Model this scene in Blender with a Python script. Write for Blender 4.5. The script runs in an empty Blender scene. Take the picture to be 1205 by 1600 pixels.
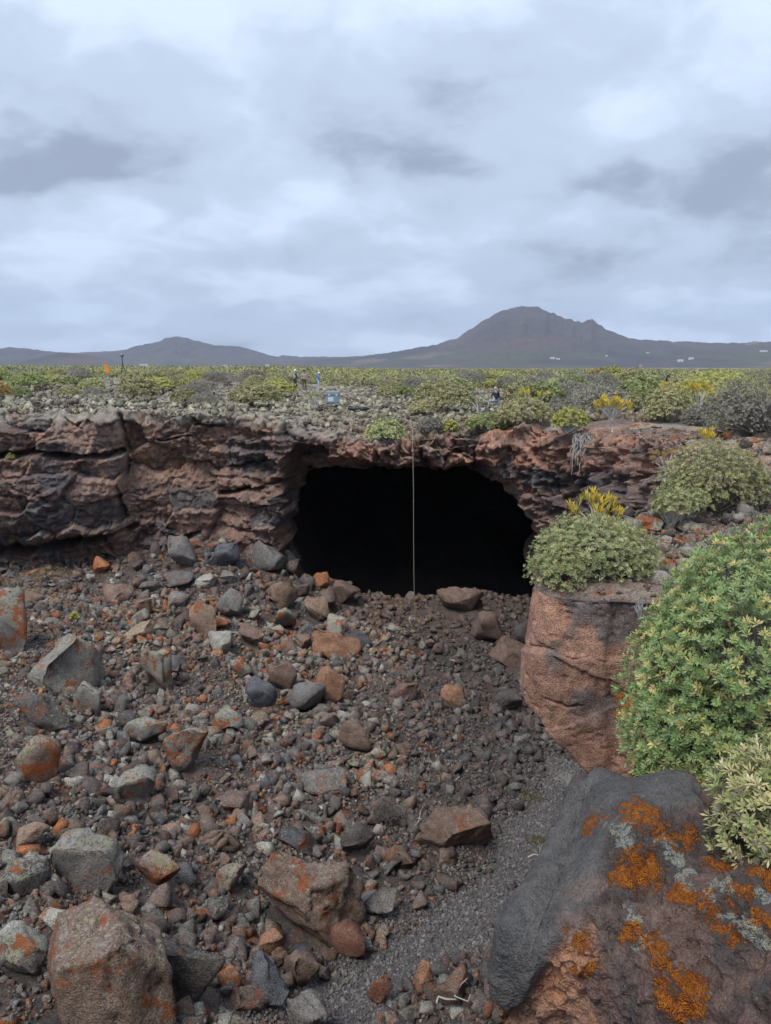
import bpy, bmesh, math, random
import numpy as np
from mathutils import Vector, Matrix

# ------------------------------------------------------------------ camera, world, sun, exposure
random.seed(7)
RNG = np.random.default_rng(7)
SC = bpy.context.scene
COL = SC.collection
W_PX, H_PX, F_PX = 1205.0, 1600.0, 1200.0
CAM_Z = 2.2
PITCH = math.radians(10.85)
cp, sp = math.cos(PITCH), math.sin(PITCH)
cam_d = bpy.data.cameras.new('camera')
cam = bpy.data.objects.new('camera', cam_d)
COL.objects.link(cam)
cam.location = (0, 0, CAM_Z)
cam.rotation_euler = (math.pi / 2 - PITCH, 0, 0)
cam_d.sensor_fit = 'HORIZONTAL'
cam_d.sensor_width = 36.0
cam_d.lens = 36.0 * F_PX / W_PX
cam_d.clip_start = 0.05
cam_d.clip_end = 60000
SC.camera = cam

SUN_EL, SUN_AZ = math.radians(58), math.radians(215)
world = bpy.data.worlds.new('World')
SC.world = world
world.use_nodes = True
wn, wl = world.node_tree.nodes, world.node_tree.links
wn.clear()


def wnode(t, **kw):
    n = wn.new(t)
    for k, v in kw.items():
        setattr(n, k, v)
    return n


def wmath(op, a, b=None, clamp=False):
    n = wnode('ShaderNodeMath', operation=op)
    n.use_clamp = clamp
    for i, v in enumerate((a, b)):
        if v is None:
            continue
        if isinstance(v, (int, float)):
            n.inputs[i].default_value = v
        else:
            wl.new(v, n.inputs[i])
    return n.outputs[0]


w_out = wnode('ShaderNodeOutputWorld')
sky = wnode('ShaderNodeTexSky', sky_type='NISHITA')
sky.sun_disc = False
sky.sun_elevation = SUN_EL
sky.sun_rotation = SUN_AZ
bg_sky = wnode('ShaderNodeBackground')
bg_sky.inputs['Strength'].default_value = 0.06
wl.new(sky.outputs[0], bg_sky.inputs['Color'])
tc = wnode('ShaderNodeTexCoord')
sep = wnode('ShaderNodeSeparateXYZ')
wl.new(tc.outputs['Generated'], sep.inputs[0])
zz = wmath('ADD', wmath('MAXIMUM', sep.outputs[2], 0.0), 0.34)
cu = wmath('DIVIDE', sep.outputs[0], zz)
cv = wmath('DIVIDE', sep.outputs[1], zz)
comb = wnode('ShaderNodeCombineXYZ')
wl.new(cu, comb.inputs[0])
wl.new(cv, comb.inputs[1])


def wnoise(scale, detail, rough, dist, off):
    m = wnode('ShaderNodeMapping')
    m.inputs['Location'].default_value = off
    wl.new(comb.outputs[0], m.inputs[0])
    n = wnode('ShaderNodeTexNoise')
    n.inputs['Scale'].default_value = scale
    n.inputs['Detail'].default_value = detail
    n.inputs['Roughness'].default_value = rough
    n.inputs['Distortion'].default_value = dist
    wl.new(m.outputs[0], n.inputs['Vector'])
    return n.outputs[0]


# deck of stratocumulus: broad masses, ragged smaller billows
wv = wnode('ShaderNodeTexNoise')
wv.inputs['Scale'].default_value = 4.5
wv.inputs['Detail'].default_value = 3.0
wl.new(comb.outputs[0], wv.inputs['Vector'])
wsub = wnode('ShaderNodeVectorMath', operation='SUBTRACT')
wl.new(wv.outputs['Color'], wsub.inputs[0])
wsub.inputs[1].default_value = (.5, .5, .5)
wsc = wnode('ShaderNodeVectorMath', operation='SCALE')
wl.new(wsub.outputs[0], wsc.inputs[0])
wsc.inputs['Scale'].default_value = 0.22
wadd = wnode('ShaderNodeVectorMath', operation='ADD')
wl.new(comb.outputs[0], wadd.inputs[0]); wl.new(wsc.outputs[0], wadd.inputs[1])
comb = wadd
n_big = wnoise(1.3, 2.0, 0.5, 0.0, (3.1, 1.4, 0.0))
n_mid = wnoise(3.0, 7.0, 0.56, 0.0, (7.7, 2.2, 0.0))
n_sum = wmath('ADD', wmath('MULTIPLY', n_big, 0.45), wmath('MULTIPLY', n_mid, 0.55))
wsep = wnode('ShaderNodeSeparateXYZ')
wl.new(wadd.outputs[0], wsep.inputs[0])
CLOUD_MASSES = [(-.62, 1.62, .36, .14, .18), (.78, 1.75, .30, .16, .16), (.45, 2.02, .34, .08, .07), (-.45, 2.05, .30, .07, .07), (.0, 1.72, .30, .08, .06), (-.9, 2.15, .3, .08, .06),
                (-.2, 1.18, .45, .14, -.09), (.5, 1.2, .5, .14, -.06), (-.05, 2.3, 1.2, .10, -.05)]
for u0, v0, su, sv, am in CLOUD_MASSES:
    du = wmath('MULTIPLY', wmath('SUBTRACT', wsep.outputs[0], u0), 1 / su)
    dv = wmath('MULTIPLY', wmath('SUBTRACT', wsep.outputs[1], v0), 1 / sv)
    r2 = wmath('ADD', wmath('MULTIPLY', du, du), wmath('MULTIPLY', dv, dv))
    n_sum = wmath('SUBTRACT', n_sum, wmath('MULTIPLY', wmath('POWER', 2.71828, wmath('MULTIPLY', r2, -1.0)), am))
ramp = wnode('ShaderNodeValToRGB')
ramp.color_ramp.interpolation = 'EASE'
cr = ramp.color_ramp.elements
cr[0].position, cr[0].color = 0.33, (0.20, 0.235, 0.30, 1)
cr[1].position, cr[1].color = 0.62, (0.475, 0.555, 0.68, 1)
e = ramp.color_ramp.elements.new(0.48)
e.color = (0.345, 0.407, 0.508, 1)
wl.new(n_sum, ramp.inputs[0])
bg_cloud = wnode('ShaderNodeBackground')
bg_cloud.inputs['Strength'].default_value = 1.0
wl.new(ramp.outputs[0], bg_cloud.inputs['Color'])
mix_w = wnode('ShaderNodeMixShader')
mix_w.inputs[0].default_value = 0.93
wl.new(bg_sky.outputs[0], mix_w.inputs[1])
wl.new(bg_cloud.outputs[0], mix_w.inputs[2])
wl.new(mix_w.outputs[0], w_out.inputs[0])

sun_d = bpy.data.lights.new('sun', 'SUN')
sun_d.energy = 1.5
sun_d.angle = math.radians(25)
sun_d.color = (1.0, 0.93, 0.84)
sun = bpy.data.objects.new('sun', sun_d)
COL.objects.link(sun)
_sd = Vector((math.sin(SUN_AZ) * math.cos(SUN_EL), math.cos(SUN_AZ) * math.cos(SUN_EL), math.sin(SUN_EL)))
sun.rotation_euler = _sd.to_track_quat('Z', 'Y').to_euler()
sun.location = (-20, -30, 60)

SC.view_settings.view_transform = 'Standard'
SC.view_settings.look = 'None'
SC.view_settings.exposure = 0.88
SC.view_settings.gamma = 1.0
HAZE_DENSITY = 9.0e-5
SC.view_settings.use_curve_mapping = False
SC.render.engine = 'CYCLES'
SC.cycles.use_denoising = True
SC.cycles.max_bounces = 4
SC.cycles.diffuse_bounces = 2
SC.cycles.glossy_bounces = 1
SC.cycles.transmission_bounces = 2
SC.cycles.transparent_max_bounces = 4
SC.cycles.volume_bounces = 0


# ------------------------------------------------------------------ numpy helpers
def ray(px, py):
    a = (np.asarray(px, float) - W_PX / 2) / F_PX
    b = (H_PX / 2 - np.asarray(py, float)) / F_PX
    return np.stack([a, cp + b * sp, -sp + b * cp], -1)


def proj(P):
    P = np.asarray(P, float)
    dx, dy, dz = P[..., 0], P[..., 1], P[..., 2] - CAM_Z
    fw = np.maximum(dy * cp - dz * sp, 1e-3)
    up = dy * sp + dz * cp
    return W_PX / 2 + F_PX * dx / fw, H_PX / 2 - F_PX * up / fw


def at_z(px, py, z):
    d = ray(px, py)
    t = (z - CAM_Z) / d[..., 2]
    return d * np.asarray(t)[..., None] + np.array([0, 0, CAM_Z])


def at_y(px, py, y):
    d = ray(px, py)
    t = y / d[..., 1]
    return d * np.asarray(t)[..., None] + np.array([0, 0, CAM_Z])


def sstep(a, b, x):
    t = np.clip((x - a) / (b - a), 0, 1)
    return t * t * (3 - 2 * t)


def _hash(ix, iy, iz, seed):
    h = (ix.astype(np.int64) * 374761393 + iy.astype(np.int64) * 668265263 + iz.astype(np.int64) * 2147483647 + seed * 1274126177) & 0xFFFFFFFF
    h = ((h ^ (h >> 13)) * 1274126177) & 0xFFFFFFFF
    h = ((h ^ (h >> 16)) * 2246822519) & 0xFFFFFFFF
    h = h ^ (h >> 15)
    return (h & 0xFFFFFF) / float(0xFFFFFF)


def noise3(x, y, z, seed=0):
    x, y, z = np.broadcast_arrays(np.asarray(x, float), np.asarray(y, float), np.asarray(z, float))
    fx, fy, fz = np.floor(x), np.floor(y), np.floor(z)
    ix, iy, iz = fx.astype(np.int64), fy.astype(np.int64), fz.astype(np.int64)
    ux, uy, uz = x - fx, y - fy, z - fz
    ux = ux * ux * (3 - 2 * ux); uy = uy * uy * (3 - 2 * uy); uz = uz * uz * (3 - 2 * uz)
    r = 0
    for dx in (0, 1):
        for dy in (0, 1):
            for dz in (0, 1):
                w = (ux if dx else 1 - ux) * (uy if dy else 1 - uy) * (uz if dz else 1 - uz)
                r = r + w * _hash(ix + dx, iy + dy, iz + dz, seed)
    return r * 2 - 1


def fbm(x, y, z=0.0, octv=4, seed=0, gain=0.5, lac=2.03):
    a, s, tot = 1.0, 0.0, 0.0
    for i in range(octv):
        s = s + a * noise3(x, y, z, seed + i * 17)
        tot += a
        a *= gain
        x, y, z = np.asarray(x) * lac + 3.7, np.asarray(y) * lac + 1.3, np.asarray(z) * lac + 5.1
    return s / tot


def voro2(x, y, seed=0, jit=0.9):
    """F1, F2, random value of the nearest cell (3 of them), offset to its centre"""
    x, y = np.asarray(x, float), np.asarray(y, float)
    ix, iy = np.floor(x).astype(np.int64), np.floor(y).astype(np.int64)
    f1 = np.full(x.shape, 9.0); f2 = np.full(x.shape, 9.0)
    cx = np.zeros(x.shape); cy = np.zeros(x.shape)
    jx = np.zeros(x.shape, np.int64); jy = np.zeros(x.shape, np.int64)
    zz = np.zeros(x.shape, np.int64)
    for dx in (-1, 0, 1):
        for dy in (-1, 0, 1):
            qx, qy = ix + dx, iy + dy
            px = qx + 0.5 + jit * (_hash(qx, qy, zz, seed) - 0.5)
            py = qy + 0.5 + jit * (_hash(qx, qy, zz + 1, seed) - 0.5)
            d = np.hypot(px - x, py - y)
            m = d < f1
            f2 = np.where(m, f1, np.minimum(f2, d))
            cx = np.where(m, x - px, cx); cy = np.where(m, y - py, cy)
            jx = np.where(m, qx, jx); jy = np.where(m, qy, jy)
            f1 = np.where(m, d, f1)
    r = [_hash(jx, jy, zz + k, seed + 91) for k in (2, 3, 4, 5)]
    return f1, f2, r, cx, cy


def poly_sd(px, py, pts):
    """signed distance to a polygon, positive inside"""
    pts = np.asarray(pts, float)
    d = np.full(px.shape, 1e9)
    ins = np.zeros(px.shape, bool)
    n = len(pts)
    for i in range(n):
        a, b = pts[i], pts[(i + 1) % n]
        e = b - a
        wx, wy = px - a[0], py - a[1]
        t = np.clip((wx * e[0] + wy * e[1]) / max(e @ e, 1e-9), 0, 1)
        d = np.minimum(d, np.hypot(wx - e[0] * t, wy - e[1] * t))
        c = (a[1] > py) != (b[1] > py)
        with np.errstate(divide='ignore', invalid='ignore'):
            xx = (b[0] - a[0]) * (py - a[1]) / (b[1] - a[1] if b[1] != a[1] else 1e-9) + a[0]
        ins ^= c & (px < xx)
    return np.where(ins, d, -d)


def line_d(px, py, pts):
    pts = np.asarray(pts, float)
    d = np.full(px.shape, 1e9)
    for a, b in zip(pts[:-1], pts[1:]):
        e = b - a
        wx, wy = px - a[0], py - a[1]
        t = np.clip((wx * e[0] + wy * e[1]) / max(e @ e, 1e-9), 0, 1)
        d = np.minimum(d, np.hypot(wx - e[0] * t, wy - e[1] * t))
    return d


def mk_mesh(name, V, F, col=None, smooth=False, mats=(), mat_idx=None):
    V = np.ascontiguousarray(V, np.float32)
    F = np.ascontiguousarray(F, np.int32)
    me = bpy.data.meshes.new(name)
    k = F.shape[1]
    me.vertices.add(len(V))
    me.vertices.foreach_set('co', V.ravel())
    me.loops.add(F.size)
    me.loops.foreach_set('vertex_index', F.ravel())
    me.polygons.add(len(F))
    me.polygons.foreach_set('loop_start', np.arange(0, F.size, k, dtype=np.int32))
    me.polygons.foreach_set('loop_total', np.full(len(F), k, np.int32))
    if smooth:
        me.polygons.foreach_set('use_smooth', np.ones(len(F), bool))
    if col is not None:
        at = me.attributes.new('Col', 'FLOAT_COLOR', 'POINT')
        at.data.foreach_set('color', np.ascontiguousarray(col, np.float32).ravel())
    for m in mats:
        me.materials.append(m)
    if mat_idx is not None:
        me.polygons.foreach_set('material_index', np.ascontiguousarray(mat_idx, np.int32))
    me.update()
    me.validate()
    return me


def grid_faces(nu, nv, keep=None):
    i = np.arange(nu * nv).reshape(nu, nv)
    F = np.stack([i[:-1, :-1], i[1:, :-1], i[1:, 1:], i[:-1, 1:]], -1).reshape(-1, 4)
    if keep is not None:
        F = F[keep.reshape(-1)]
    return F


def compact(V, F, *arrs):
    used = np.zeros(len(V), bool)
    used[F.ravel()] = True
    idx = np.cumsum(used) - 1
    return [V[used], idx[F]] + [a[used] for a in arrs]


def obj(name, me, parent=None, loc=None, label=None, cat=None, group=None, kind=None, rz=0.0):
    o = bpy.data.objects.new(name, me)
    COL.objects.link(o)
    if parent is not None:
        o.parent = parent
    if loc is not None:
        o.location = loc
    if rz:
        o.rotation_euler = (0, 0, rz)
    tag(o, label, cat, group, kind)
    return o


def tag(o, label=None, cat=None, group=None, kind=None):
    if label: o['label'] = label
    if cat: o['category'] = cat
    if group: o['group'] = group
    if kind: o['kind'] = kind
    return o


def tubes(paths, sides=4):
    """paths: list of (pts Nx3, radii N) -> V,F quads (tapering tubes)"""
    Vs, Fs, o = [], [], 0
    ang = np.arange(sides) * 2 * np.pi / sides
    for P, R in paths:
        P = np.asarray(P, float); R = np.asarray(R, float)
        n = len(P)
        T = np.gradient(P, axis=0)
        T /= np.linalg.norm(T, axis=1, keepdims=True) + 1e-9
        ref = np.array([0.31, 0.17, 0.93]) if abs(T[0, 2]) < 0.9 else np.array([0.95, 0.2, 0.1])
        U = np.cross(T, ref); U /= np.linalg.norm(U, axis=1, keepdims=True) + 1e-9
        Wv = np.cross(T, U)
        ring = P[:, None] + R[:, None, None] * (np.cos(ang)[None, :, None] * U[:, None] + np.sin(ang)[None, :, None] * Wv[:, None])
        Vs.append(ring.reshape(-1, 3))
        i = np.arange(n * sides).reshape(n, sides) + o
        j = np.roll(i, -1, 1)
        Fs.append(np.stack([i[:-1], i[1:], j[1:], j[:-1]], -1).reshape(-1, 4))
        c0, c1 = i[0], i[-1]
        if sides == 4:
            Fs.append(np.array([c0[::-1], c1]))
        o += n * sides
    return np.concatenate(Vs), np.concatenate(Fs)


# ------------------------------------------------------------------ materials
class NT:
    def __init__(s, name):
        s.m = bpy.data.materials.new(name)
        s.m.use_nodes = True
        s.n, s.l = s.m.node_tree.nodes, s.m.node_tree.links
        s.b = s.n['Principled BSDF']
        s.out = s.n['Material Output']

    def node(s, t, **kw):
        n = s.n.new(t)
        for k, v in kw.items():
            setattr(n, k, v)
        return n

    def put(s, sock, v):
        if hasattr(v, 'links'):
            s.l.new(v, sock)
        else:
            sock.default_value = v

    def math(s, op, a, b=0.0, c=None, clamp=False):
        n = s.node('ShaderNodeMath', operation=op)
        n.use_clamp = clamp
        s.put(n.inputs[0], a); s.put(n.inputs[1], b)
        if c is not None:
            s.put(n.inputs[2], c)
        return n.outputs[0]

    def noise(s, vec, scale, detail=4.0, rough=0.55, dist=0.0):
        n = s.node('ShaderNodeTexNoise')
        s.l.new(vec, n.inputs['Vector'])
        n.inputs['Scale'].default_value = scale
        n.inputs['Detail'].default_value = detail
        n.inputs['Roughness'].default_value = rough
        n.inputs['Distortion'].default_value = dist
        return n.outputs[0]

    def voro(s, vec, scale, feat='F1', rnd=1.0):
        n = s.node('ShaderNodeTexVoronoi', feature=feat)
        s.l.new(vec, n.inputs['Vector'])
        n.inputs['Scale'].default_value = scale
        n.inputs['Randomness'].default_value = rnd
        return n

    def ramp(s, f, a, b, ca=(0, 0, 0, 1), cb=(1, 1, 1, 1)):
        n = s.node('ShaderNodeMapRange')
        n.interpolation_type = 'SMOOTHSTEP'
        s.put(n.inputs[0], f)
        n.inputs[1].default_value, n.inputs[2].default_value = a, b
        return n.outputs[0]

    def mix(s, f, a, b, typ='MIX'):
        n = s.node('ShaderNodeMix', data_type='RGBA', blend_type=typ)
        s.put(n.inputs[0], f); s.put(n.inputs[6], a); s.put(n.inputs[7], b)
        return n.outputs[2]

    def bump(s, h, strength, dist, nrm=None):
        n = s.node('ShaderNodeBump')
        n.inputs['Strength'].default_value = strength
        n.inputs['Distance'].default_value = dist
        s.l.new(h, n.inputs['Height'])
        if nrm is not None:
            s.l.new(nrm, n.inputs['Normal'])
        return n.outputs[0]

    def rgb(s, c):
        return (c[0], c[1], c[2], 1.0)


def hexlin(r, g, b):
    f = lambda c: c / 12.92 if c <= 0.04045 else ((c + 0.055) / 1.055) ** 2.4
    return tuple(f(v / 255.0) for v in (r, g, b))


ORANGE = (0.34, 0.095, 0.018, 1)
ORANGE2 = (0.26, 0.075, 0.025, 1)
PALE = (0.40, 0.385, 0.34, 1)
PALEG = (0.36, 0.37, 0.24, 1)


def rock_material(name, source='attr', fine=1.0, lichen=1.0, coord='Object', white=1.0, bump=1.0, orange=1.0, obump=0.0):
    """Rock whose base colour comes from the Col attribute (or the object colour);
    its alpha says how much lichen grows on it."""
    t = NT(name)
    tcn = t.node('ShaderNodeTexCoord')
    vec = tcn.outputs[coord]
    if source == 'attr':
        a = t.node('ShaderNodeAttribute', attribute_name='Col')
        base, lk = a.outputs['Color'], a.outputs['Alpha']
    else:
        a = t.node('ShaderNodeObjectInfo')
        base, lk = a.outputs['Color'], a.outputs['Alpha']
        add = t.node('ShaderNodeVectorMath', operation='ADD')
        sc = t.node('ShaderNodeVectorMath', operation='SCALE')
        t.l.new(a.outputs['Location'], sc.inputs[0])
        sc.inputs['Scale'].default_value = 1.0
        t.l.new(vec, add.inputs[0]); t.l.new(sc.outputs[0], add.inputs[1])
        vec = add.outputs[0]
        # world-scaled coordinates so that grain keeps its size on big and small stones
        g = t.node('ShaderNodeNewGeometry')
        vec = g.outputs['Position']
    n1 = t.noise(vec, 3.0 * fine, 4.0, 0.62)
    n2 = t.noise(vec, 22.0 * fine, 3.0, 0.6)
    k = t.math('SUBTRACT', t.math('ADD', t.math('MULTIPLY', n1, 1.5), t.math('MULTIPLY', n2, 3.2)), 1.3)
    k = t.math('MAXIMUM', k, 0.25)
    val = t.node('ShaderNodeHueSaturation')
    val.inputs['Saturation'].default_value = 1.0
    t.l.new(k, val.inputs['Value'])
    t.l.new(base, val.inputs['Color'])
    c = val.outputs[0]
    # rusty veil
    n3 = t.noise(vec, 1.7 * fine, 3.0, 0.6)
    c = t.mix(t.math('MULTIPLY', t.ramp(n3, 0.52, 0.72), 0.25), c, (0.15, 0.075, 0.05, 1))
    geo = t.node('ShaderNodeNewGeometry')
    sp_ = t.node('ShaderNodeSeparateXYZ')
    t.l.new(geo.outputs['Normal'], sp_.inputs[0])
    up = t.ramp(sp_.outputs[2], -0.25, 0.55)
    lkk = t.math('MULTIPLY', lk, lichen)
    # crustose grey-white lichen
    w1 = t.noise(vec, 7.5 * fine, 5.0, 0.82)
    thr = t.math('SUBTRACT', 0.65, t.math('MULTIPLY', lkk, 0.25))
    wm = t.math('MULTIPLY', t.math('MULTIPLY', t.math('SUBTRACT', w1, thr), 16.0, clamp=True), up)
    w2 = n3
    pale = t.mix(t.ramp(w2, 0.45, 0.6), PALE, PALEG)
    c = t.mix(t.math('MULTIPLY', wm, 0.75 * white), c, pale)
    # orange lichen
    o1 = t.noise(vec, 4.8 * fine, 4.0, 0.75)
    o2 = t.noise(vec, 1.1 * fine, 1.0, 0.5)
    thr2 = t.math('SUBTRACT', 1.24, t.math('MULTIPLY', lkk, 0.22))
    om = t.math('MULTIPLY', t.math('SUBTRACT', t.math('ADD', o1, o2), thr2), 14.0, clamp=True)
    om = t.math('MULTIPLY', om, t.math('GREATER_THAN', lkk, 0.05))
    oc = t.mix(n2, ORANGE, ORANGE2)
    c = t.mix(t.math('MULTIPLY', om, 0.85 * orange), c, oc)
    t.l.new(c, t.b.inputs['Base Color'])
    t.b.inputs['Roughness'].default_value = 0.92
    t.b.inputs['Specular IOR Level'].default_value = 0.25
    h = t.math('ADD', n1, t.math('MULTIPLY', n2, 0.75))
    t.l.new(t.bump(h, 1.0 * bump, 0.11 / fine), t.b.inputs['Normal'])
    return t.m


def plain_material(name, c, rough=0.7, var=0.15, metal=0.0, scale=14.0):
    t = NT(name)
    tcn = t.node('ShaderNodeTexCoord')
    n = t.noise(tcn.outputs['Object'], scale, 4.0)
    k = t.math('ADD', t.math('MULTIPLY', n, var * 2), 1.0 - var)
    hs = t.node('ShaderNodeHueSaturation')
    hs.inputs['Color'].default_value = (*c, 1)
    t.l.new(k, hs.inputs['Value'])
    t.l.new(hs.outputs[0], t.b.inputs['Base Color'])
    t.b.inputs['Roughness'].default_value = rough
    t.b.inputs['Metallic'].default_value = metal
    return t.m


def leaf_material(name, trans=0.25):
    t = NT(name)
    a = t.node('ShaderNodeAttribute', attribute_name='Col')
    tcn = t.node('ShaderNodeTexCoord')
    n = t.noise(tcn.outputs['Object'], 9.0, 3.0)
    k = t.math('ADD', t.math('MULTIPLY', n, 0.5), 0.75)
    oi = t.node('ShaderNodeObjectInfo')
    k2 = t.math('MULTIPLY', k, t.math('ADD', t.math('MULTIPLY', oi.outputs['Random'], 0.35), 0.85))
    hs = t.node('ShaderNodeHueSaturation')
    t.l.new(a.outputs['Color'], hs.inputs['Color'])
    t.l.new(k2, hs.inputs['Value'])
    t.l.new(hs.outputs[0], t.b.inputs['Base Color'])
    t.b.inputs['Roughness'].default_value = 0.6
    t.b.inputs['Specular IOR Level'].default_value = 0.3
    tr = t.node('ShaderNodeBsdfTranslucent')
    t.l.new(hs.outputs[0], tr.inputs['Color'])
    mx = t.node('ShaderNodeMixShader')
    mx.inputs[0].default_value = trans
    t.l.new(t.b.outputs[0], mx.inputs[1]); t.l.new(tr.outputs[0], mx.inputs[2])
    t.l.new(mx.outputs[0], t.out.inputs[0])
    return t.m


M = {}
M['cliff'] = rock_material('cliff_rock', fine=1.3, white=0.5, bump=0.8, orange=.35)
M['outcrop'] = rock_material('outcrop_rock', fine=3.0, white=0.6, bump=0.8)
M['near_rock'] = rock_material('near_rock', fine=5.0, lichen=0.0, bump=0.8)
M['ground'] = rock_material('lava_ground', fine=2.4)
M['floor'] = rock_material('pit_ground', fine=2.6)
M['stone'] = rock_material('rubble_stone', fine=2.4)
M['boulder'] = rock_material('boulder_stone', source='object', fine=2.2)
M['clinker'] = rock_material('clinker_stone', fine=1.6, white=1.0, orange=.15)
M['leaf'] = leaf_material('leaf')
M['twig'] = plain_material('grey_twig', (0.20, 0.185, 0.165), 0.9, 0.3, scale=30)
M['pale_stem'] = plain_material('pale_stem', (0.42, 0.41, 0.39), 0.9, 0.3, scale=30)

# ------------------------------------------------------------------ large structure
RIM = np.array([(-46, 33), (-26, 31.5), (-20, 31), (-14, 31.4), (-9, 32.3), (-6, 32.1), (-3.5, 31), (-1, 30), (1.2, 29.4), (3, 29.3),
                (5, 28.6), (6.6, 27), (7.6, 25), (8.0, 22.5), (7.6, 19), (6.5, 15.5), (4.6, 12.2), (3.0, 10.7), (2.05, 9.4),
                (1.74, 8.5), (1.95, 8.05), (2.7, 7.75), (3.4, 7.3), (3.7, 6.4), (3.0, 5.2), (1.6, 4.2), (0.95, 3.4), (0.75, 2.6), (0.3, 1.7),
                (-1, 1.2), (-6, 0.8), (-46, 0)], float)


def catmull(P, n):
    P = np.vstack([2 * P[0] - P[1], P, 2 * P[-1] - P[-2]])
    out = []
    for i in range(1, len(P) - 2):
        t = np.linspace(0, 1, n, endpoint=False)[:, None]
        p0, p1, p2, p3 = P[i - 1], P[i], P[i + 1], P[i + 2]
        out.append(0.5 * ((2 * p1) + (-p0 + p2) * t + (2 * p0 - 5 * p1 + 4 * p2 - p3) * t ** 2 + (-p0 + 3 * p1 - 3 * p2 + p3) * t ** 3))
    out.append(P[-2][None])
    return np.vstack(out)


RIMC = catmull(RIM, 10)
RIM_S = np.concatenate([[0], np.cumsum(np.linalg.norm(np.diff(RIMC, axis=0), axis=1))])
PIT_POLY = np.vstack([RIM, [(-46, 33)]])[:-1]


def rim_at(s):
    x = np.interp(s, RIM_S, RIMC[:, 0]); y = np.interp(s, RIM_S, RIMC[:, 1])
    e = 0.8
    tx = np.interp(s + e, RIM_S, RIMC[:, 0]) - np.interp(s - e, RIM_S, RIMC[:, 0])
    ty = np.interp(s + e, RIM_S, RIMC[:, 1]) - np.interp(s - e, RIM_S, RIMC[:, 1])
    L = np.hypot(tx, ty) + 1e-9
    return x, y, ty / L, -tx / L          # outward (into the pit) normal


def rim_s_near(x, y):
    return RIM_S[np.argmin(np.hypot(RIMC[:, 0] - x, RIMC[:, 1] - y))]


def plain_base(X, Y):
    X = np.asarray(X, float); Y = np.asarray(Y, float)
    z = 0.55 * sstep(38, 62, Y) * sstep(4, -26, X) + 0.2 * sstep(-6, -14, X) * sstep(20, 30, Y)
    z = z - 0.75 * np.exp(-((X - 1.0) / 3.6) ** 2 - ((Y - 29.0) / 4.2) ** 2)
    z = z - 0.28 * np.exp(-((X - 2.2) / 2.2) ** 2 - ((Y - 8.6) / 2.0) ** 2)
    z = z - 0.1 * sstep(6, 3, Y)
    z = z - 0.5 * sstep(120, 420, np.hypot(X, Y))
    z = z + 0.25 * fbm(X * 0.09, Y * 0.09, 0, 2, 5) * sstep(16, 40, Y)
    return z


def plain_h(X, Y):
    z = plain_base(X, Y)
    far = sstep(18, 34, Y)
    f1, f2, r, cx, cy = voro2(X * 0.9 + 0.4 * noise3(X * .7, Y * .7, 0, 3), Y * 0.9, 11)
    lump = (0.9 - f1) * (0.25 + r[0] * 0.6)
    z = z + far * (0.30 * lump + 0.10 * fbm(X * 1.3, Y * 1.3, 0, 3, 9))
    if np.ndim(X) > 0:
        near = (Y < 36) & (Y > 24)
        if near.any():
            sd = np.full(np.shape(z), -9.0)
            sd[near] = poly_sd(np.asarray(X)[near], np.asarray(Y)[near], PIT_POLY)
            z = z - 0.45 * sstep(-1.5, -.35, sd)
    return z


def ground_hit(px, py, fn=None, t0=3.0, t1=1500.0):
    fn = fn or plain_base
    d = ray(px, py)
    ts = np.geomspace(t0, t1, 1600)
    P = d[None] * ts[:, None]
    z = P[:, 2] + CAM_Z
    below = z <= fn(P[:, 0], P[:, 1])
    i = int(np.argmax(below)) if below.any() else len(ts) - 1
    return np.array([P[i, 0], P[i, 1], z[i]])


# ---- pit floor height: thin-plate spline through points that the photograph fixes
_ctl = []
for px, py, z in [(0, 1600, -5.0), (150, 1600, -5.4), (300, 1600, -5.9), (520, 1590, -6.7), (700, 1500, -7.0), (790, 1600, -6.3), (0, 1300, -5.6),
                  (250, 1300, -6.3), (500, 1300, -7.1), (700, 1300, -7.6), (840, 1300, -7.7), (0, 1050, -6.0), (250, 1050, -6.6),
                  (450, 1050, -7.2), (650, 1050, -7.7), (850, 1100, -8.4), (850, 1200, -8.1), (-200, 1300, -5.2), (-200, 1000, -5.7)]:
    _ctl.append(at_z(px, py, z))
for px, py, y in [(-60, 895, 30.0), (0, 893, 30.2), (150, 883, 30.8), (300, 858, 31.2), (420, 885, 30.6), (480, 920, 30), (560, 938, 30.2),
                  (650, 952, 30), (740, 940, 29.5), (800, 988, 28), (840, 1010, 27)]:
    _ctl.append(at_y(px, py, y))
_ctl = np.array(_ctl)


def _tps(r):
    return np.where(r > 1e-6, r * r * np.log(r + 1e-12), 0.0)


_A = np.zeros((len(_ctl) + 3,) * 2)
_A[:-3, :-3] = _tps(np.hypot(_ctl[:, None, 0] - _ctl[None, :, 0], _ctl[:, None, 1] - _ctl[None, :, 1])) + np.eye(len(_ctl)) * 2.0
_A[:-3, -3] = 1; _A[:-3, -2:] = _ctl[:, :2]
_A[-3, :-3] = 1; _A[-2:, :-3] = _ctl[:, :2].T
_w = np.linalg.solve(_A, np.concatenate([_ctl[:, 2], [0, 0, 0]]))


def floor_base(X, Y):
    X = np.asarray(X, float); Y = np.asarray(Y, float)
    z = _w[-3] + _w[-2] * X + _w[-1] * Y
    Yc = np.minimum(Y, 31.5)
    z = _w[-3] + _w[-2] * X + _w[-1] * Yc
    for (cx, cy, cz), w in zip(_ctl, _w[:-3]):
        z = z + w * _tps(np.hypot(X - cx, Yc - cy))
    z = np.clip(z, -9.5, -4.2)
    z = z - 0.55 * np.clip(Y - 30.8, 0, 4.5) * sstep(-5.0, -3.0, X)
    return np.maximum(z, -11.2)


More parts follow.
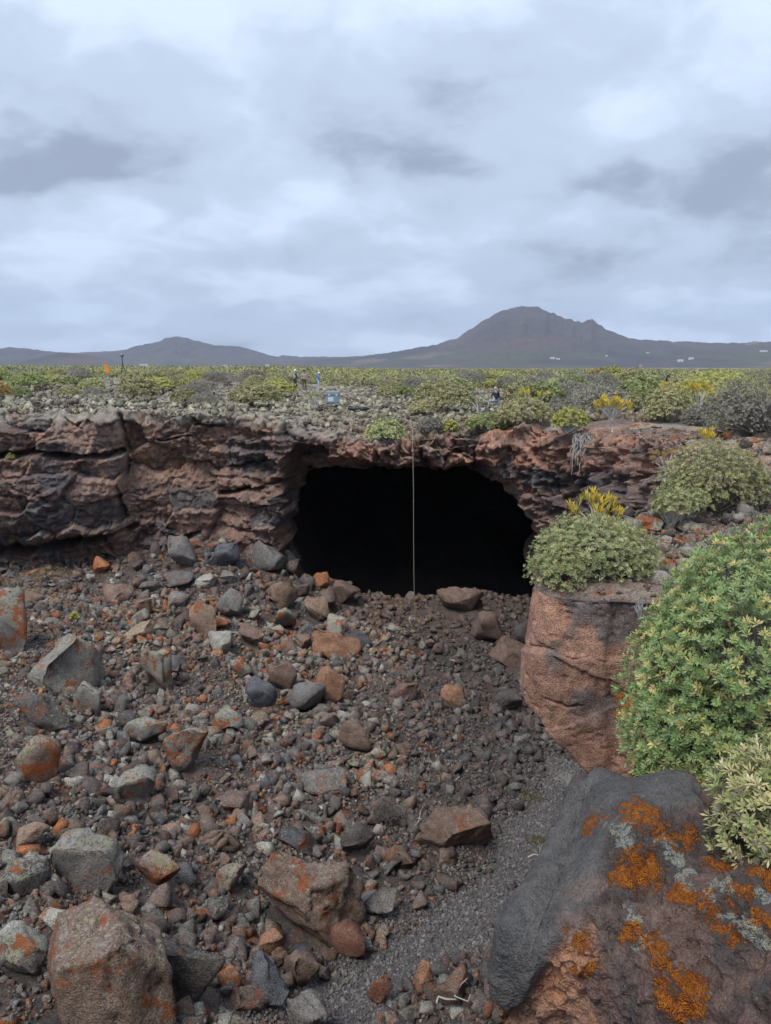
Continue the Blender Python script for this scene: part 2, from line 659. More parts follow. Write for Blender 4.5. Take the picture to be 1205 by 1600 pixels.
PATH_PX = [(880, 1190), (850, 1260), (800, 1350), (720, 1430), (620, 1500), (530, 1560), (470, 1640)]
_pp = np.array([at_z(px, py, -7.7 + 0.15 * i) for i, (px, py) in enumerate(PATH_PX)])
PATH_XY = np.array([ground_hit(px, py, floor_base, 5, 60)[:2] for px, py in PATH_PX])


def path_d(X, Y):
    return line_d(np.asarray(X, float), np.asarray(Y, float), PATH_XY)


def floor_h(X, Y):
    z = floor_base(X, Y)
    pd = path_d(X, Y)
    k = sstep(0.35, 1.1, pd)
    z = z - 0.12 * (1 - k)
    n = fbm(X * 0.45, Y * 0.45, 0, 3, 21) * 0.32 + fbm(X * 1.9, Y * 1.9, 0, 4, 25) * 0.16
    return z + n * (0.12 + 0.88 * k)


def tone(*cs):
    return np.array(cs, float)


ROCK_BROWN = (0.205, 0.138, 0.110)
ROCK_RED = (0.225, 0.128, 0.095)
ROCK_TAN = (0.34, 0.225, 0.165)
ROCK_DARK = (0.085, 0.076, 0.078)
ROCK_GREY = (0.16, 0.15, 0.148)
ROCK_BLUE = (0.11, 0.115, 0.135)
CLINKER = (0.17, 0.135, 0.115)


def lerp(a, b, t):
    return np.asarray(a) + (np.asarray(b) - np.asarray(a)) * np.asarray(t)[..., None]


# ---- plain: near sheet
def build_plain():
    dx = 0.24
    xs = np.arange(-52, 52.1, dx); ys = np.arange(-7, 74.1, dx)
    X, Y = np.meshgrid(xs, ys, indexing='ij')
    Z = plain_h(X, Y)
    xc, yc = X[:-1, :-1] + dx / 2, Y[:-1, :-1] + dx / 2
    keep = poly_sd(xc, yc, PIT_POLY) < -0.15
    keep &= ~((xc > 1.3) & (xc < 10.7) & (yc > 5.0) & (yc < 24.6))
    keep &= ~((xc > 0.2) & (xc < 2.6) & (yc > 1.7) & (yc < 4.4))
    px, py = proj(np.stack([X, Y, Z], -1))
    vis = (px > -160) & (px < 1370) & (Y > 2)
    vc = vis[:-1, :-1]
    near = (Y[:-1, :-1] < 9)
    keep &= vc | near & (np.abs(xc) < 12)
    n = fbm(X * 0.5, Y * 0.5, 0, 4, 31)
    n2 = fbm(X * 2.5, Y * 2.5, 0, 3, 33)
    c = lerp(CLINKER, ROCK_DARK, sstep(-0.1, 0.5, n2))
    c = lerp(c, (0.27, 0.25, 0.2), sstep(0.0, 0.5, n) * 0.6)
    c = lerp(c, ROCK_RED, sstep(0.25, 0.5, -n) * 0.4)
    lk = 0.45 + 0.5 * sstep(-0.3, 0.3, n)
    V = np.stack([X, Y, Z], -1).reshape(-1, 3)
    C = np.concatenate([c, lk[..., None]], -1).reshape(-1, 4)
    V, F, C = compact(V, grid_faces(len(xs), len(ys), keep), C)
    obj('lava_plain', mk_mesh('lava_plain', V, F, C, True, [M['clinker']]), kind='structure')


build_plain()


# ---- far plain, polar sheet out to the horizon
def far_h(X, Y):
    r = np.hypot(X, Y)
    z = plain_base(X, Y) * sstep(260, 120, r)
    z = z - 5.5 * sstep(240, 700, r) - 0.35
    return z


def build_far():
    az = np.linspace(-0.75, 0.75, 260)
    rr = np.concatenate([np.linspace(66, 300, 60), np.geomspace(310, 7100, 60)])
    A, R = np.meshgrid(az, rr, indexing='ij')
    X, Y = R * np.sin(A), R * np.cos(A)
    Z = far_h(X, Y) + 0.3 * fbm(X * .06, Y * .06, 0, 3, 41) * sstep(66, 90, R) * sstep(300, 200, R)
    n = fbm(X * 0.012, Y * 0.012, 0, 3, 45)
    c = lerp((0.14, 0.125, 0.06), (0.1, 0.09, 0.06), sstep(-.3, .3, n))
    f1, f2, r, _, _ = voro2(X * 0.006, Y * 0.0025, 47)
    fld = lerp((0.13, 0.10, 0.08), (0.33, 0.24, 0.19), sstep(0.35, 0.9, r[0]))
    fld = lerp(fld, (0.09, 0.09, 0.05), sstep(0.5, 0.7, r[1]))
    c = lerp(c, fld, sstep(300, 420, R))
    V = np.stack([X, Y, Z], -1).reshape(-1, 3)
    C = np.concatenate([c, np.zeros(c.shape[:-1] + (1,))], -1).reshape(-1, 4)
    t = NT('far_ground')
    a = t.node('ShaderNodeAttribute', attribute_name='Col')
    tcn = t.node('ShaderNodeTexCoord')
    n = t.noise(tcn.outputs['Object'], 0.05, 5.0, 0.65)
    hs = t.node('ShaderNodeHueSaturation')
    t.l.new(a.outputs['Color'], hs.inputs['Color'])
    t.l.new(t.math('ADD', t.math('MULTIPLY', n, 1.0), 0.5), hs.inputs['Value'])
    t.l.new(hs.outputs[0], t.b.inputs['Base Color'])
    t.b.inputs['Roughness'].default_value = 0.95
    obj('far_ground', mk_mesh('far_ground', V, grid_faces(len(az), len(rr)), C, True, [t.m]), kind='structure')


build_far()

# ---- mountains: ridges at their own distances with flanks and gullies
MT = {
    'volcano': dict(D=3600, W=1500, seed=51, prof=[(380, 571), (430, 567), (480, 561), (560, 557), (600, 553), (650, 545), (690, 537), (712, 530), (735, 515), (755, 502), (775, 489),
               (795, 482), (815, 480), (840, 481), (850, 486), (862, 489), (875, 497), (890, 500), (900, 503), (912, 503), (922, 500), (930, 507),
               (945, 515), (965, 524), (985, 530), (1020, 533), (1060, 535), (1100, 536), (1150, 537), (1205, 535), (1330, 533)]),
    'hills': dict(D=5200, W=1700, seed=61, prof=[(-120, 546), (0, 545), (20, 543), (40, 545), (80, 550), (110, 552), (160, 550), (195, 548), (215, 541), (245, 536), (260, 529),
             (272, 526), (290, 528), (318, 535), (335, 540), (355, 541), (375, 542), (400, 549), (425, 556), (435, 557), (440, 555), (470, 558),
             (500, 557), (530, 558), (580, 562), (700, 568)]),
    'low_hill': dict(D=3300, W=900, seed=71, prof=[(-140, 566), (20, 569), (70, 556), (95, 551), (125, 553), (160, 560), (215, 572)]),
}


def mt_h(key, X, Y):
    m = MT[key]
    r = np.hypot(X, Y)
    px, _ = proj(np.stack([X, Y, np.zeros_like(X)], -1))
    # azimuth -> column of the picture at the horizon row
    p = np.array(m['prof'], float)
    el = np.interp(px, p[:, 0], p[:, 1])
    Dd = m['D']
    d = ray(px, el)
    H = d[..., 2] / np.hypot(d[..., 0], d[..., 1]) * Dd + CAM_Z + 7.0
    x = np.abs(r - Dd) / m['W']
    sh = np.clip(1 - x, 0, 1)
    k = sh ** 1.55
    g = fbm(px * 0.045, r * 0.0012, 0, 5, m['seed'])
    gul = 0.24 * g * sstep(0.02, 0.25, x) * sh
    return -7.0 + H * np.clip(k + gul * 0.7, 0, None)


def far_surface(X, Y):
    z = far_h(X, Y)
    for k in MT:
        z = np.maximum(z, mt_h(k, X, Y))
    return z


def build_mountain(key):
    m = MT[key]
    p = np.array(m['prof'], float)
    nx = int((p[-1, 0] - p[0, 0]) / 1.6)
    pxs = np.linspace(p[0, 0], p[-1, 0], nx)
    az = np.arctan2((pxs - W_PX / 2) / F_PX, cp + (800 - 570) / F_PX * sp)
    rr = m['D'] + m['W'] * np.concatenate([np.linspace(-1, 0, 80), np.linspace(0.03, 1, 12)])
    A, R = np.meshgrid(az, rr, indexing='ij')
    X, Y = R * np.sin(A), R * np.cos(A)
    Z = mt_h(key, X, Y)
    Z = Z + (3.5 * fbm(X * .014, Y * .014, 0, 4, m['seed'] + 5) + 5.0 * (1 - 2 * np.abs(fbm(X * .03, Y * .006, 0, 3, m['seed'] + 6)))) * np.clip((Z + 7) / 90, 0, 1)
    if key == 'volcano':
        pxc = proj(np.stack([X, Y, np.zeros_like(X)], -1))[0]
        Z = Z + 7.0 * fbm(pxc * .16, R * .004, 0, 3, 59) * sstep(835, 860, pxc) * sstep(960, 925, pxc) * sstep(60, 160, Z)
    n = fbm(X * .0022, Y * .0022, Z * .004, 4, m['seed'] + 1)
    hrel = np.clip((Z + 7) / (Z.max() + 7), 0, 1)
    c = lerp((0.080, 0.066, 0.070), (0.050, 0.049, 0.056), sstep(-.3, .3, n))
    c = lerp(c, (0.14, 0.082, 0.07), sstep(0.0, .5, fbm(X * .004, Y * .0015, Z * .002, 3, m['seed'] + 2)) * 0.55 * sstep(.1, .4, hrel))
    low = sstep(0.32, 0.1, hrel)
    c = lerp(c, (0.075, 0.08, 0.05), low * sstep(-.25, .25, fbm(X * .006, Y * .006, 0, 3, m['seed'] + 3)) * 0.8)
    c = lerp(c, (0.17, 0.13, 0.1), low * sstep(.25, .45, fbm(X * .005, Y * .003, 0, 3, m['seed'] + 4)) * 0.7)
    t = NT(key + '_ground')
    a = t.node('ShaderNodeAttribute', attribute_name='Col')
    tcn = t.node('ShaderNodeTexCoord')
    nn = t.noise(tcn.outputs['Object'], 0.02, 6.0, 0.7)
    hs = t.node('ShaderNodeHueSaturation')
    t.l.new(a.outputs['Color'], hs.inputs['Color'])
    t.l.new(t.math('ADD', t.math('MULTIPLY', nn, 1.1), 0.45), hs.inputs['Value'])
    t.l.new(hs.outputs[0], t.b.inputs['Base Color'])
    t.b.inputs['Roughness'].default_value = 0.95
    V = np.stack([X, Y, Z], -1).reshape(-1, 3)
    C = np.concatenate([c, np.zeros(c.shape[:-1] + (1,))], -1).reshape(-1, 4)
    obj(key, mk_mesh(key, V, grid_faces(len(az), len(rr)), C, True, [t.m]), kind='structure')


for k in MT:
    build_mountain(k)


# ---- pit floor
def build_floor():
    xs = np.arange(-23, 10.6, 0.105)
    ys = np.concatenate([np.arange(1.5, 34, 0.105), np.arange(34, 70, 1.2)])
    X, Y = np.meshgrid(xs, ys, indexing='ij')
    Z = floor_h(X, Y)
    xc, yc = X[:-1, :-1], Y[:-1, :-1]
    keep = (poly_sd(xc, yc, PIT_POLY) > -1.2) | ((yc > 28) & (xc > -5.5) & (xc < 9))
    keep &= (yc < 36) | ((xc > -6) & (xc < 8))
    n = fbm(X * .8, Y * .8, 0, 4, 81)
    pd = path_d(X, Y)
    c = lerp((0.105, 0.082, 0.072), (0.075, 0.066, 0.064), sstep(-.3, .3, n))  # ground kept dark to stand in for shade between stones
    c = lerp(c, (0.12, 0.114, 0.116), sstep(0.9, 0.3, pd + 0.3 * n))
    left = sstep(1.5, -3, X - 0.12 * (Y - 10))
    lk = 0.3 * left * sstep(0.5, 1.3, pd)
    dry = np.exp(-((X + 12.5) / 2.6) ** 2 - ((Y - 26.5) / 1.2) ** 2)
    c = lerp(c, (0.27, 0.21, 0.14), np.clip(dry * 1.2, 0, .7))
    V = np.stack([X, Y, Z], -1).reshape(-1, 3)
    C = np.concatenate([c, lk[..., None]], -1).reshape(-1, 4)
    V, F, C = compact(V, grid_faces(len(xs), len(ys), keep), C)
    obj('pit_floor', mk_mesh('pit_floor', V, F, C, True, [M['floor']]), kind='structure')


build_floor()

# ---- cliff with the cave
MOUTH = [(470, 746), (511, 741), (560, 744), (591, 745), (647, 741), (690, 744), (719, 740), (758, 752), (798, 768), (822, 791), (845, 822), (860, 850), (880, 1110), (470, 1110), (464, 905),
         (448, 865), (452, 840), (465, 800), (462, 770)]
RECESS = [(455, 706), (472, 692), (508, 694), (518, 711), (545, 712), (575, 716), (590, 724), (625, 727), (655, 722), (672, 712), (681, 730), (700, 731), (731, 720),
          (755, 714), (772, 726), (798, 748), (820, 770), (828, 790), (850, 815), (875, 850), (895, 1110), (445, 1110), (447, 870), (440, 840), (452, 800), (438, 760)]
CREV = [  # polyline, half width (px), depth (m)
    ([(-40, 716), (0, 712), (30, 704), (60, 700), (110, 707), (160, 708), (192, 704)], 6, 1.6),
    ([(-40, 866), (0, 860), (45, 858), (90, 848), (125, 839), (165, 832)], 13, 1.8),
    ([(165, 832), (195, 823), (215, 818)], 6, 0.8),
    ([(343, 768), (380, 764), (420, 757), (455, 748)], 3.5, 1.2),
    ([(400, 793), (430, 788), (450, 785)], 3, 0.6),
    ([(268, 840), (290, 841), (312, 832)], 6, 1.0),
    ([(250, 690), (275, 686), (300, 680)], 3, 0.5),
    ([(360, 730), (400, 722), (440, 720)], 3, 0.5),
    ([(300, 660), (320, 664), (345, 662)], 3, 0.5),
    ([(190, 650), (195, 680), (203, 705), (200, 745)], 4, 0.5),
    ([(960, 790), (985, 800), (1010, 795)], 7, 0.7),
    ([(905, 700), (912, 740), (900, 780)], 4, 0.5),
    ([(1010, 690), (1012, 740), (1018, 790)], 3, 0.4),
    ([(860, 745), (885, 750), (905, 765)], 4, 0.5),
]


def wall(s0, s1, ds, dz, zbot, back=1.0, mode='cliff', seed=0):
    s = np.arange(s0, s1, ds)
    x, y, nx, ny = rim_at(s)
    ztop = plain_base(x, y) + 0.02
    nb = max(3, int(back / dz * (0.6 if mode == 'cliff' else 1)))
    nd = int(11.5 / dz) if zbot is None else int((0.2 - zbot) / dz)
    vb = -np.linspace(back, 0, nb, endpoint=False)           # behind the edge (top shelf)
    vd = np.linspace(0, 1, nd)
    S = np.repeat(s[:, None], nb + nd, 1)
    v = np.concatenate([vb, vd])[None] * np.ones_like(S)
    zb = -12.5 if zbot is None else zbot
    Z = np.where(v < 0, ztop[:, None] - 0.05 - 0.02 * v, ztop[:, None] + (zb - ztop[:, None]) * np.clip(v, 0, 1))
    D = np.where(v < 0, v, 0.0)
    face = (v >= 0).astype(float)
    X0 = x[:, None] + nx[:, None] * D; Y0 = y[:, None] + ny[:, None] * D
    return S, v, Z, D, face, X0, Y0, nx[:, None], ny[:, None]


def build_cliff():
    s0, s1 = rim_s_near(-20, 31), rim_s_near(6.5, 15.5)
    S, v, Z, D, face, X0, Y0, nx, ny = wall(s0, s1, 0.046, 0.044, None, 1.8)
    px, py = proj(np.stack([X0, Y0, Z], -1))
    depth = np.hypot(X0, Y0)
    wob = 5.0 * fbm(S * 1.6, Z * 1.6, 0, 4, 101)
    wob2 = 3.0 * fbm(S * 4.0, Z * 4.0, 0, 3, 103)
    qx, qy = px + wob + wob2, py + wob2 * 0.8 + 4.0 * fbm(S * 1.7, Z * 1.7, 3.3, 4, 107)
    # broad relief
    big = np.interp(px, [-100, 150, 186, 205, 330, 420, 470, 560, 700, 860, 950, 1030], [0.9, 0.9, 0.7, -0.35, -0.5, 0.0, 0.2, 0.1, 0.0, 0.1, 0.2, 0.0])
    # left tier: the lower bulge stands forward of the upper one and undercuts towards its foot
    lt = sstep(215, 165, px)
    tier = np.interp(py, [640, 700, 712, 760, 820, 850, 900], [0, 0.1, 0.5, 0.9, 0.6, -0.6, -1.2])
    big = big + lt * tier
    md = sstep(165, 215, px) * sstep(470, 420, px)
    big = big + md * np.interp(py, [650, 720, 790, 860], [0.15, 0.0, 0.35, 0.7])
    # blocks
    wx = 0.35 * fbm(S * .8, Z * .8, 0, 3, 111); wz = 0.3 * fbm(S * .8, Z * .8, 7.7, 3, 113)
    f1, f2, r, cx, cy = voro2(S * 0.62 + wx, Z * 0.95 + wz, 121)
    b1 = (r[0] - 0.5) * 0.85 + (r[1] - .5) * cx * 1.3 + (r[2] - .35) * cy * 1.3 - 0.20 * sstep(0.09, 0.0, f2 - f1) * sstep(-.3, .3, wx / .35 + .1)
    g1, g2, r2, dx, dy = voro2(S * 1.9 + wx * 2, Z * 2.5 + wz * 2, 131)
    b2 = (r2[0] - 0.5) * 0.34 + (r2[1] - .5) * dx * 0.5 + (r2[2] - .4) * dy * 0.5 - 0.20 * sstep(0.10, 0.0, g2 - g1) * sstep(-.2, .3, wz / .3)
    q1, q2, r4, gx, gy = voro2(S * 4.6 + wx * 4, Z * 6.2 + wz * 4, 135)
    b2 = b2 + (r4[0] - .5) * .13 + (r4[1] - .5) * gx * .25 + (r4[2] - .4) * gy * .25
    lipc = sstep(500, 560, px) * sstep(760, 735, py)
    k1, k2, r3, ex, ey = voro2(S * 0.95 + wx, Z * 0.5, 141)
    b3 = (r3[0] - .5) * 0.6 + (r3[1] - .5) * ex * 1.1 + (r3[2] - .5) * ey * .6 - 0.30 * sstep(0.08, 0, k2 - k1)
    strata = fbm(S * 0.25, Z * 3.4 + 0.4 * wx, 0, 3, 151)
    st_w = 0.05 + 0.30 * sstep(300, 380, px) * sstep(560, 500, px) + 0.05 * sstep(820, 870, px)
    st = st_w * np.sign(strata) * np.abs(strata) ** 0.6
    rdg = 1 - 2 * np.abs(fbm(S * 7, Z * 9, 1.1, 4, 167))
    rough = 0.07 * rdg + 0.12 * fbm(S * 6, Z * 6, 0, 4, 161) + 0.07 * (1 - np.abs(fbm(S * 3.1, Z * 3.1, 2.2, 3, 163)) * 2)
    quiet = 0.35 + 0.65 * sstep(-0.2, 0.25, fbm(S * .5, Z * .6, 0, 2, 165))
    quiet = np.maximum(quiet, sstep(480, 540, px))
    rel = (big + b1 * (1 - 0.65 * lipc) * 0.9 + b2 * quiet * (1 + .5 * sstep(480, 540, px)) + b3 * lipc + st + rough * (1 + .4 * sstep(480, 540, px)))
    topf = sstep(0.0, 0.05, v)
    rel = rel * (0.35 + 0.65 * topf)
    # crevices
    crv = np.zeros_like(px)
    for pts, hw, dep in CREV:
        d = line_d(qx, qy, pts)
        c = dep * sstep(hw, hw * 0.35, d)
        crv = np.maximum(crv, c)
    rel = rel - crv * face
    # cave
    sr = poly_sd(qx, qy, RECESS)
    sm = poly_sd(qx, qy, MOUTH)
    rec = 1.9 * sstep(-1.0, 9, sr) + 0.9 * sstep(5, 26, sr)
    rel_c = rel * (1 - 0.55 * sstep(4, 25, sm))
    cave = (rec + 5.0 * sstep(-1, 7, sm) + 32.0 * sstep(3, 34, sm)) * face
    Dt = np.where(face > 0, rel_c, D + 0.15 * rel)
    X, Y = X0 + nx * np.where(face > 0, Dt, 0.12 * rel), Y0 + ny * np.where(face > 0, Dt, 0.12 * rel)
    X, Y = X + 0.035 * cave + (X - 1.5) * 0.045 * np.clip(cave - 2.5, 0, None), Y + cave
    Zf = Z + (Z + 5.5) * 0.03 * np.clip(cave - 2.5, 0, 12) - 0.02 * cave + 0.10 * fbm(S * 2.2, Z * 2.2 + D, 9.1, 3, 171) + np.where(face > 0, 0.06 * (r2[3] - .5), 0.0)
    jag = sstep(.06, 0, v) * (.30 * fbm(S * 1.1, 0 * S, 4.2, 4, 173) + .16 * (r2[0] - .5) + .10 * fbm(S * 5, D * 5, 2.2, 3, 175))
    Zf = Zf + jag
    # rock colours, with the darkness of the cave painted in
    cn = fbm(S * .45, Z * .7, 0, 4, 181)
    cn2 = fbm(S * 1.5, Z * 1.8, 0, 4, 183)
    c = lerp(ROCK_BROWN, ROCK_DARK, sstep(0.30, 0.75, r[3] * 0.75 + 0.5 * (cn + .5) * .6))
    c = lerp(c, ROCK_TAN, sstep(0.62, 0.9, r2[3]) * sstep(-.1, .4, cn2) * 0.75)
    c = lerp(c, ROCK_BLUE, sstep(0.66, 0.95, r[1] * .7 + .3 * r2[1]) * 0.8)
    c = lerp(c, ROCK_RED, sstep(.05, .5, -cn2) * 0.4)
    lipred = sstep(480, 560, px) * sstep(745, 725, py)
    c = lerp(c, lerp((0.30, 0.165, 0.115), ROCK_BROWN, sstep(-.2, .4, cn2)), lipred * (0.85 - 0.5 * (r3[2] > .78)))
    tanz = np.exp(-((px - 262) / 75) ** 2 - ((py - 705) / 45) ** 2)
    c = lerp(c, (0.31, 0.185, 0.12), np.clip(tanz * (0.6 + cn2), 0, .8))
    botd = sstep(800, 850, py) * sstep(300, 240, px)
    c = c * (1 - 0.15 * botd[..., None])  # slightly darker towards the foot at left
    c = lerp(c, (0.07, 0.064, 0.066), sstep(.1, .4, fbm(S * 2.6, Z * 3.4, 6.6, 4, 187)) * .55)
    c = c * (0.78 + 0.3 * r2[2] + .22 * r4[3])[..., None]
    top = np.where(v < 0, 1.0, sstep(0.045, 0.015, v))
    c = lerp(c, (0.25, 0.225, 0.19), top * sstep(620, 540, px) * 0.8)
    c = c * 1.25
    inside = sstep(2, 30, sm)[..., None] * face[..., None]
    c = c * (1 - inside) + np.array([0.05, 0.047, 0.05]) * inside  # cave interior: darkness painted into the wall colour
    lk = 0.12 + 0.42 * top * sstep(700, 560, px) + 0.25 * sstep(740, 690, py) * sstep(220, 100, px)
    lk = lk * (1 - 0.8 * (1 - top) * sstep(420, 520, px))
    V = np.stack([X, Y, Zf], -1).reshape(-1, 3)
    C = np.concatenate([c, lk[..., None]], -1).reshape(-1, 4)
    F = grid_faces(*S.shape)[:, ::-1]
    obj('cliff', mk_mesh('cliff', V, F, C, False, [M['cliff']]), kind='structure')


build_cliff()


# ---- near rim walls that the photograph barely shows
def build_rim_wall(s0, s1, name):
    S, v, Z, D, face, X0, Y0, nx, ny = wall(s0, s1, 0.25, 0.25, -9.0, 0.6)
    rel = 0.35 * fbm(S * .6, Z * .8, 0, 4, 191) - 0.5 * face * sstep(0, .5, v) - (0.7 if name == 'near_wall' else 0)
    Z = Z - (0.5 if name == 'near_wall' else 0)
    X, Y = X0 + nx * rel * face, Y0 + ny * rel * face
    c = lerp(ROCK_BROWN, ROCK_DARK, sstep(-.3, .3, fbm(S * .7, Z * .7, 0, 3, 193)))
    C = np.concatenate([c, np.full(c.shape[:-1] + (1,), .1)], -1).reshape(-1, 4)
    obj(name, mk_mesh(name, np.stack([X, Y, Z], -1).reshape(-1, 3), grid_faces(*S.shape)[:, ::-1], C, True, [M['cliff']]), kind='structure')


S_OUT0, S_OUT1 = rim_s_near(4.6, 12.2), rim_s_near(3.0, 5.2)
build_rim_wall(rim_s_near(6.5, 15.5) - 0.3, S_OUT0 + 0.2, 'rim_wall')
build_rim_wall(rim_s_near(1.6, 4.2), RIM_S[-1] - 20, 'near_wall')
build_rim_wall(S_OUT1 - 0.3, rim_s_near(1.6, 4.2) + 0.3, 'gully_wall')


# ---- overhanging outcrop on the right
def build_outcrop():
    S, v, Z, D, face, X0, Y0, nx, ny = wall(S_OUT0, S_OUT1, 0.024, 0.026, -8.6, 1.3)
    # denser towards the top: remap rows
    zt = Z[:, :1] * 0 + (plain_base(*rim_at(S[:, 0])[:2]) + 0.02)[:, None]
    w = np.clip(v, 0, 1)
    wz = np.where(w < 0.72, w / 0.72 * 0.36, 0.36 + (w - 0.72) / 0.28 * 0.64)
    Z = np.where(v < 0, Z, zt + (-8.6 - zt) * wz)
    P = np.stack([X0, Y0, Z], -1)
    px, py = proj(P)
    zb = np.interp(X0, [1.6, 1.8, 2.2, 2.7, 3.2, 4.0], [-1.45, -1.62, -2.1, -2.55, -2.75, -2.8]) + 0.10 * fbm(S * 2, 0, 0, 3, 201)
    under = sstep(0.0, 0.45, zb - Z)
    rel = 0.12 * sstep(-.3, -1.2, Z) - 1.15 * under - 0.35 * sstep(.4, 3, zb - Z) + 0.5 * sstep(-6, -8, Z)
    f1, f2, r, cx, cy = voro2(S * .95 + .2 * fbm(S, Z, 0, 3, 211), Z * .9 + .2 * fbm(S, Z, 5, 3, 213), 215)
    ww = 5 * fbm(S * 3, Z * 3, 0, 3, 216)
    crack = np.zeros_like(px)
    for pts, hw, dp in [([(838, 1006), (870, 1012), (905, 1026), (925, 1022), (950, 1030)], 1.8, .035), ([(912, 1026), (918, 1060), (908, 1110), (915, 1150)], 1.6, .03), ([(952, 940), (957, 985), (950, 1030), (955, 1090)], 2.5, .06),
                        ([(880, 940), (888, 975), (886, 1010)], 1.6, .03), ([(1010, 1045), (1030, 1060), (1040, 1050)], 2, .03), ([(870, 1088), (895, 1100), (915, 1098)], 3, .05), ([(990, 1060), (995, 1100), (985, 1140)], 2, .04)]:
        crack = np.maximum(crack, dp * sstep(hw, 0, line_d(px + ww, py + ww * .7, pts)))
    step = sstep(948, 956, px + ww)
    rel = rel + (r[0] - .5) * .05 + (r[1] - .5) * cx * .12 - crack - .06 * step + .05 * sstep(1008, 1016, py + ww - .12 * (px - 840))
    rel = rel + 0.06 * fbm(S * 2.6, Z * 1.0, 0, 3, 217) + 0.03 * fbm(S * 9, Z * 6, 0, 3, 219) * (1 + 2 * under)
    g1, g2, r2, _, _ = voro2(S * 9 + fbm(S * 4, Z * 4, 0, 2, 222), Z * 9, 221)
    pit = sstep(0.35, 0.1, g1) * (r2[0] > .55)
    rel = rel - 0.018 * pit
    rel = rel * np.where(face > 0, sstep(-.002, .02, v) * .75 + .25, 0.0)
    X, Y = X0 + nx * rel, Y0 + ny * rel
    tl = np.where(v < 0, 1.0, 0.0)
    Zf = Z + tl * (0.09 * fbm(X * 3, Y * 3, 0, 4, 223) + .04 * fbm(X * 14, Y * 14, 0, 2, 224) + 0.02) - 0.06 * sstep(0.03, 0, np.abs(v))
    n = fbm(S * 1.1, Z * 1.1, 0, 4, 231); n2 = fbm(S * 4, Z * 2.0, 0, 4, 233)
    c = lerp((0.36, 0.20, 0.135), (0.28, 0.165, 0.12), sstep(-.3, .3, n))
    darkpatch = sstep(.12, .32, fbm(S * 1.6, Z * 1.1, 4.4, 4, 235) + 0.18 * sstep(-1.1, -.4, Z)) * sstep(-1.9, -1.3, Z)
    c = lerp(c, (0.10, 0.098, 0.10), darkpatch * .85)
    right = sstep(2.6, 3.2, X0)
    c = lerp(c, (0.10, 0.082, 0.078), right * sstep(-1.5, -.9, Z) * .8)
    streak = sstep(.25, .5, fbm(S * 5, Z * .7, 0, 3, 237))
    c = lerp(c, (0.12, 0.115, 0.115), streak * .6)
    lop = np.minimum(line_d(px, py, [(970, 1085), (1000, 1078), (1030, 1080), (1060, 1088)]), line_d(px, py, [(975, 1110), (985, 1098)])) + 9 * fbm(S * 6, Z * 6, 0, 3, 240)
    c = lerp(c, (0.40, 0.13, 0.03), sstep(12, 5, lop) * .9)
    rel2 = 0
    c = lerp(c, (0.12, 0.06, 0.045), under * .7)  # shade below the overhang painted into the colour
    c = c * (0.85 + .3 * (n2 + .5))[..., None]
    topc = lerp((0.24, 0.185, 0.15), (0.13, 0.105, 0.095), sstep(-.2, .3, fbm(X * 2, Y * 2, 0, 4, 239)))
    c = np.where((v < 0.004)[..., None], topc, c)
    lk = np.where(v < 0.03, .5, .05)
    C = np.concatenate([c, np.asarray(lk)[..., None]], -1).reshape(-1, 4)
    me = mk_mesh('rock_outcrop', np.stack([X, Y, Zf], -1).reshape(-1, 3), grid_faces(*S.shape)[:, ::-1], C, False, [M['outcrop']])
    obj('rock_outcrop', me, label='overhanging reddish brown lava block with vertical cracks beside the cave mouth', cat='rock outcrop')


build_outcrop()


# ---- lava ground of the right rim, close to the viewer
RIM_LUMPS = [(1080, 890, .35, .30), (1000, 895, .45, .2), (1105, 875, .25, .22), (1070, 945, .25, .12), (1010, 820, .5, .25), (1120, 850, .3, .2), (1180, 820, .5, .2),
             (1060, 800, .5, .25), (1150, 800, .4, .15)]


def rim_h(X, Y):
    z = plain_base(X, Y)
    f1, f2, r, cx, cy = voro2(X * 1.5 + .3 * noise3(X * 2, Y * 2, 0, 241), Y * 1.5, 243)
    z = z + (0.75 - f1) * (r[0] ** 1.6) * 0.42 * sstep(8.9, 9.6, Y + 0.25 * X - .6)
    g1, g2, r2, _, _ = voro2(X * 4.2, Y * 4.2, 245)
    z = z + (0.7 - g1) * r2[0] * 0.09 + 0.03 * fbm(X * 9, Y * 9, 0, 3, 247)
    return z


def build_rim_ground():
    dx = 0.05
    xs = np.arange(1.0, 11, dx); ys = np.arange(4.8, 25, dx)
    X, Y = np.meshgrid(xs, ys, indexing='ij')
    Z = rim_h(X, Y)
    sd = poly_sd(X, Y, PIT_POLY)
    Z = Z - 0.10 * sstep(-.5, -.05, sd)
    keep = sd[:-1, :-1] < -0.22
    n = fbm(X * 1.2, Y * 1.2, 0, 4, 251)
    n2 = fbm(X * 5, Y * 5, 0, 3, 253)
    c = lerp((0.15, 0.115, 0.10), (0.09, 0.078, 0.075), sstep(-.3, .3, n2))
    grav = sstep(9.8, 8.8, Y + .3 * n) * sstep(4.5, 3.2, X)
    c = lerp(c, (0.27, 0.205, 0.165), grav * .8)
    c = lerp(c, ROCK_RED, sstep(.1, .5, n) * .4)
    lk = (.45 + .55 * sstep(-.2, .3, fbm(X * .7, Y * .7, 0, 3, 255))) * (1 - .6 * grav)
    V = np.stack([X, Y, Z], -1).reshape(-1, 3)
    C = np.concatenate([c, lk[..., None]], -1).reshape(-1, 4)
    V, F, C = compact(V, grid_faces(len(xs), len(ys), keep), C)
    obj('rim_ground', mk_mesh('rim_ground', V, F, C, True, [M['ground']]), kind='structure')


build_rim_ground()


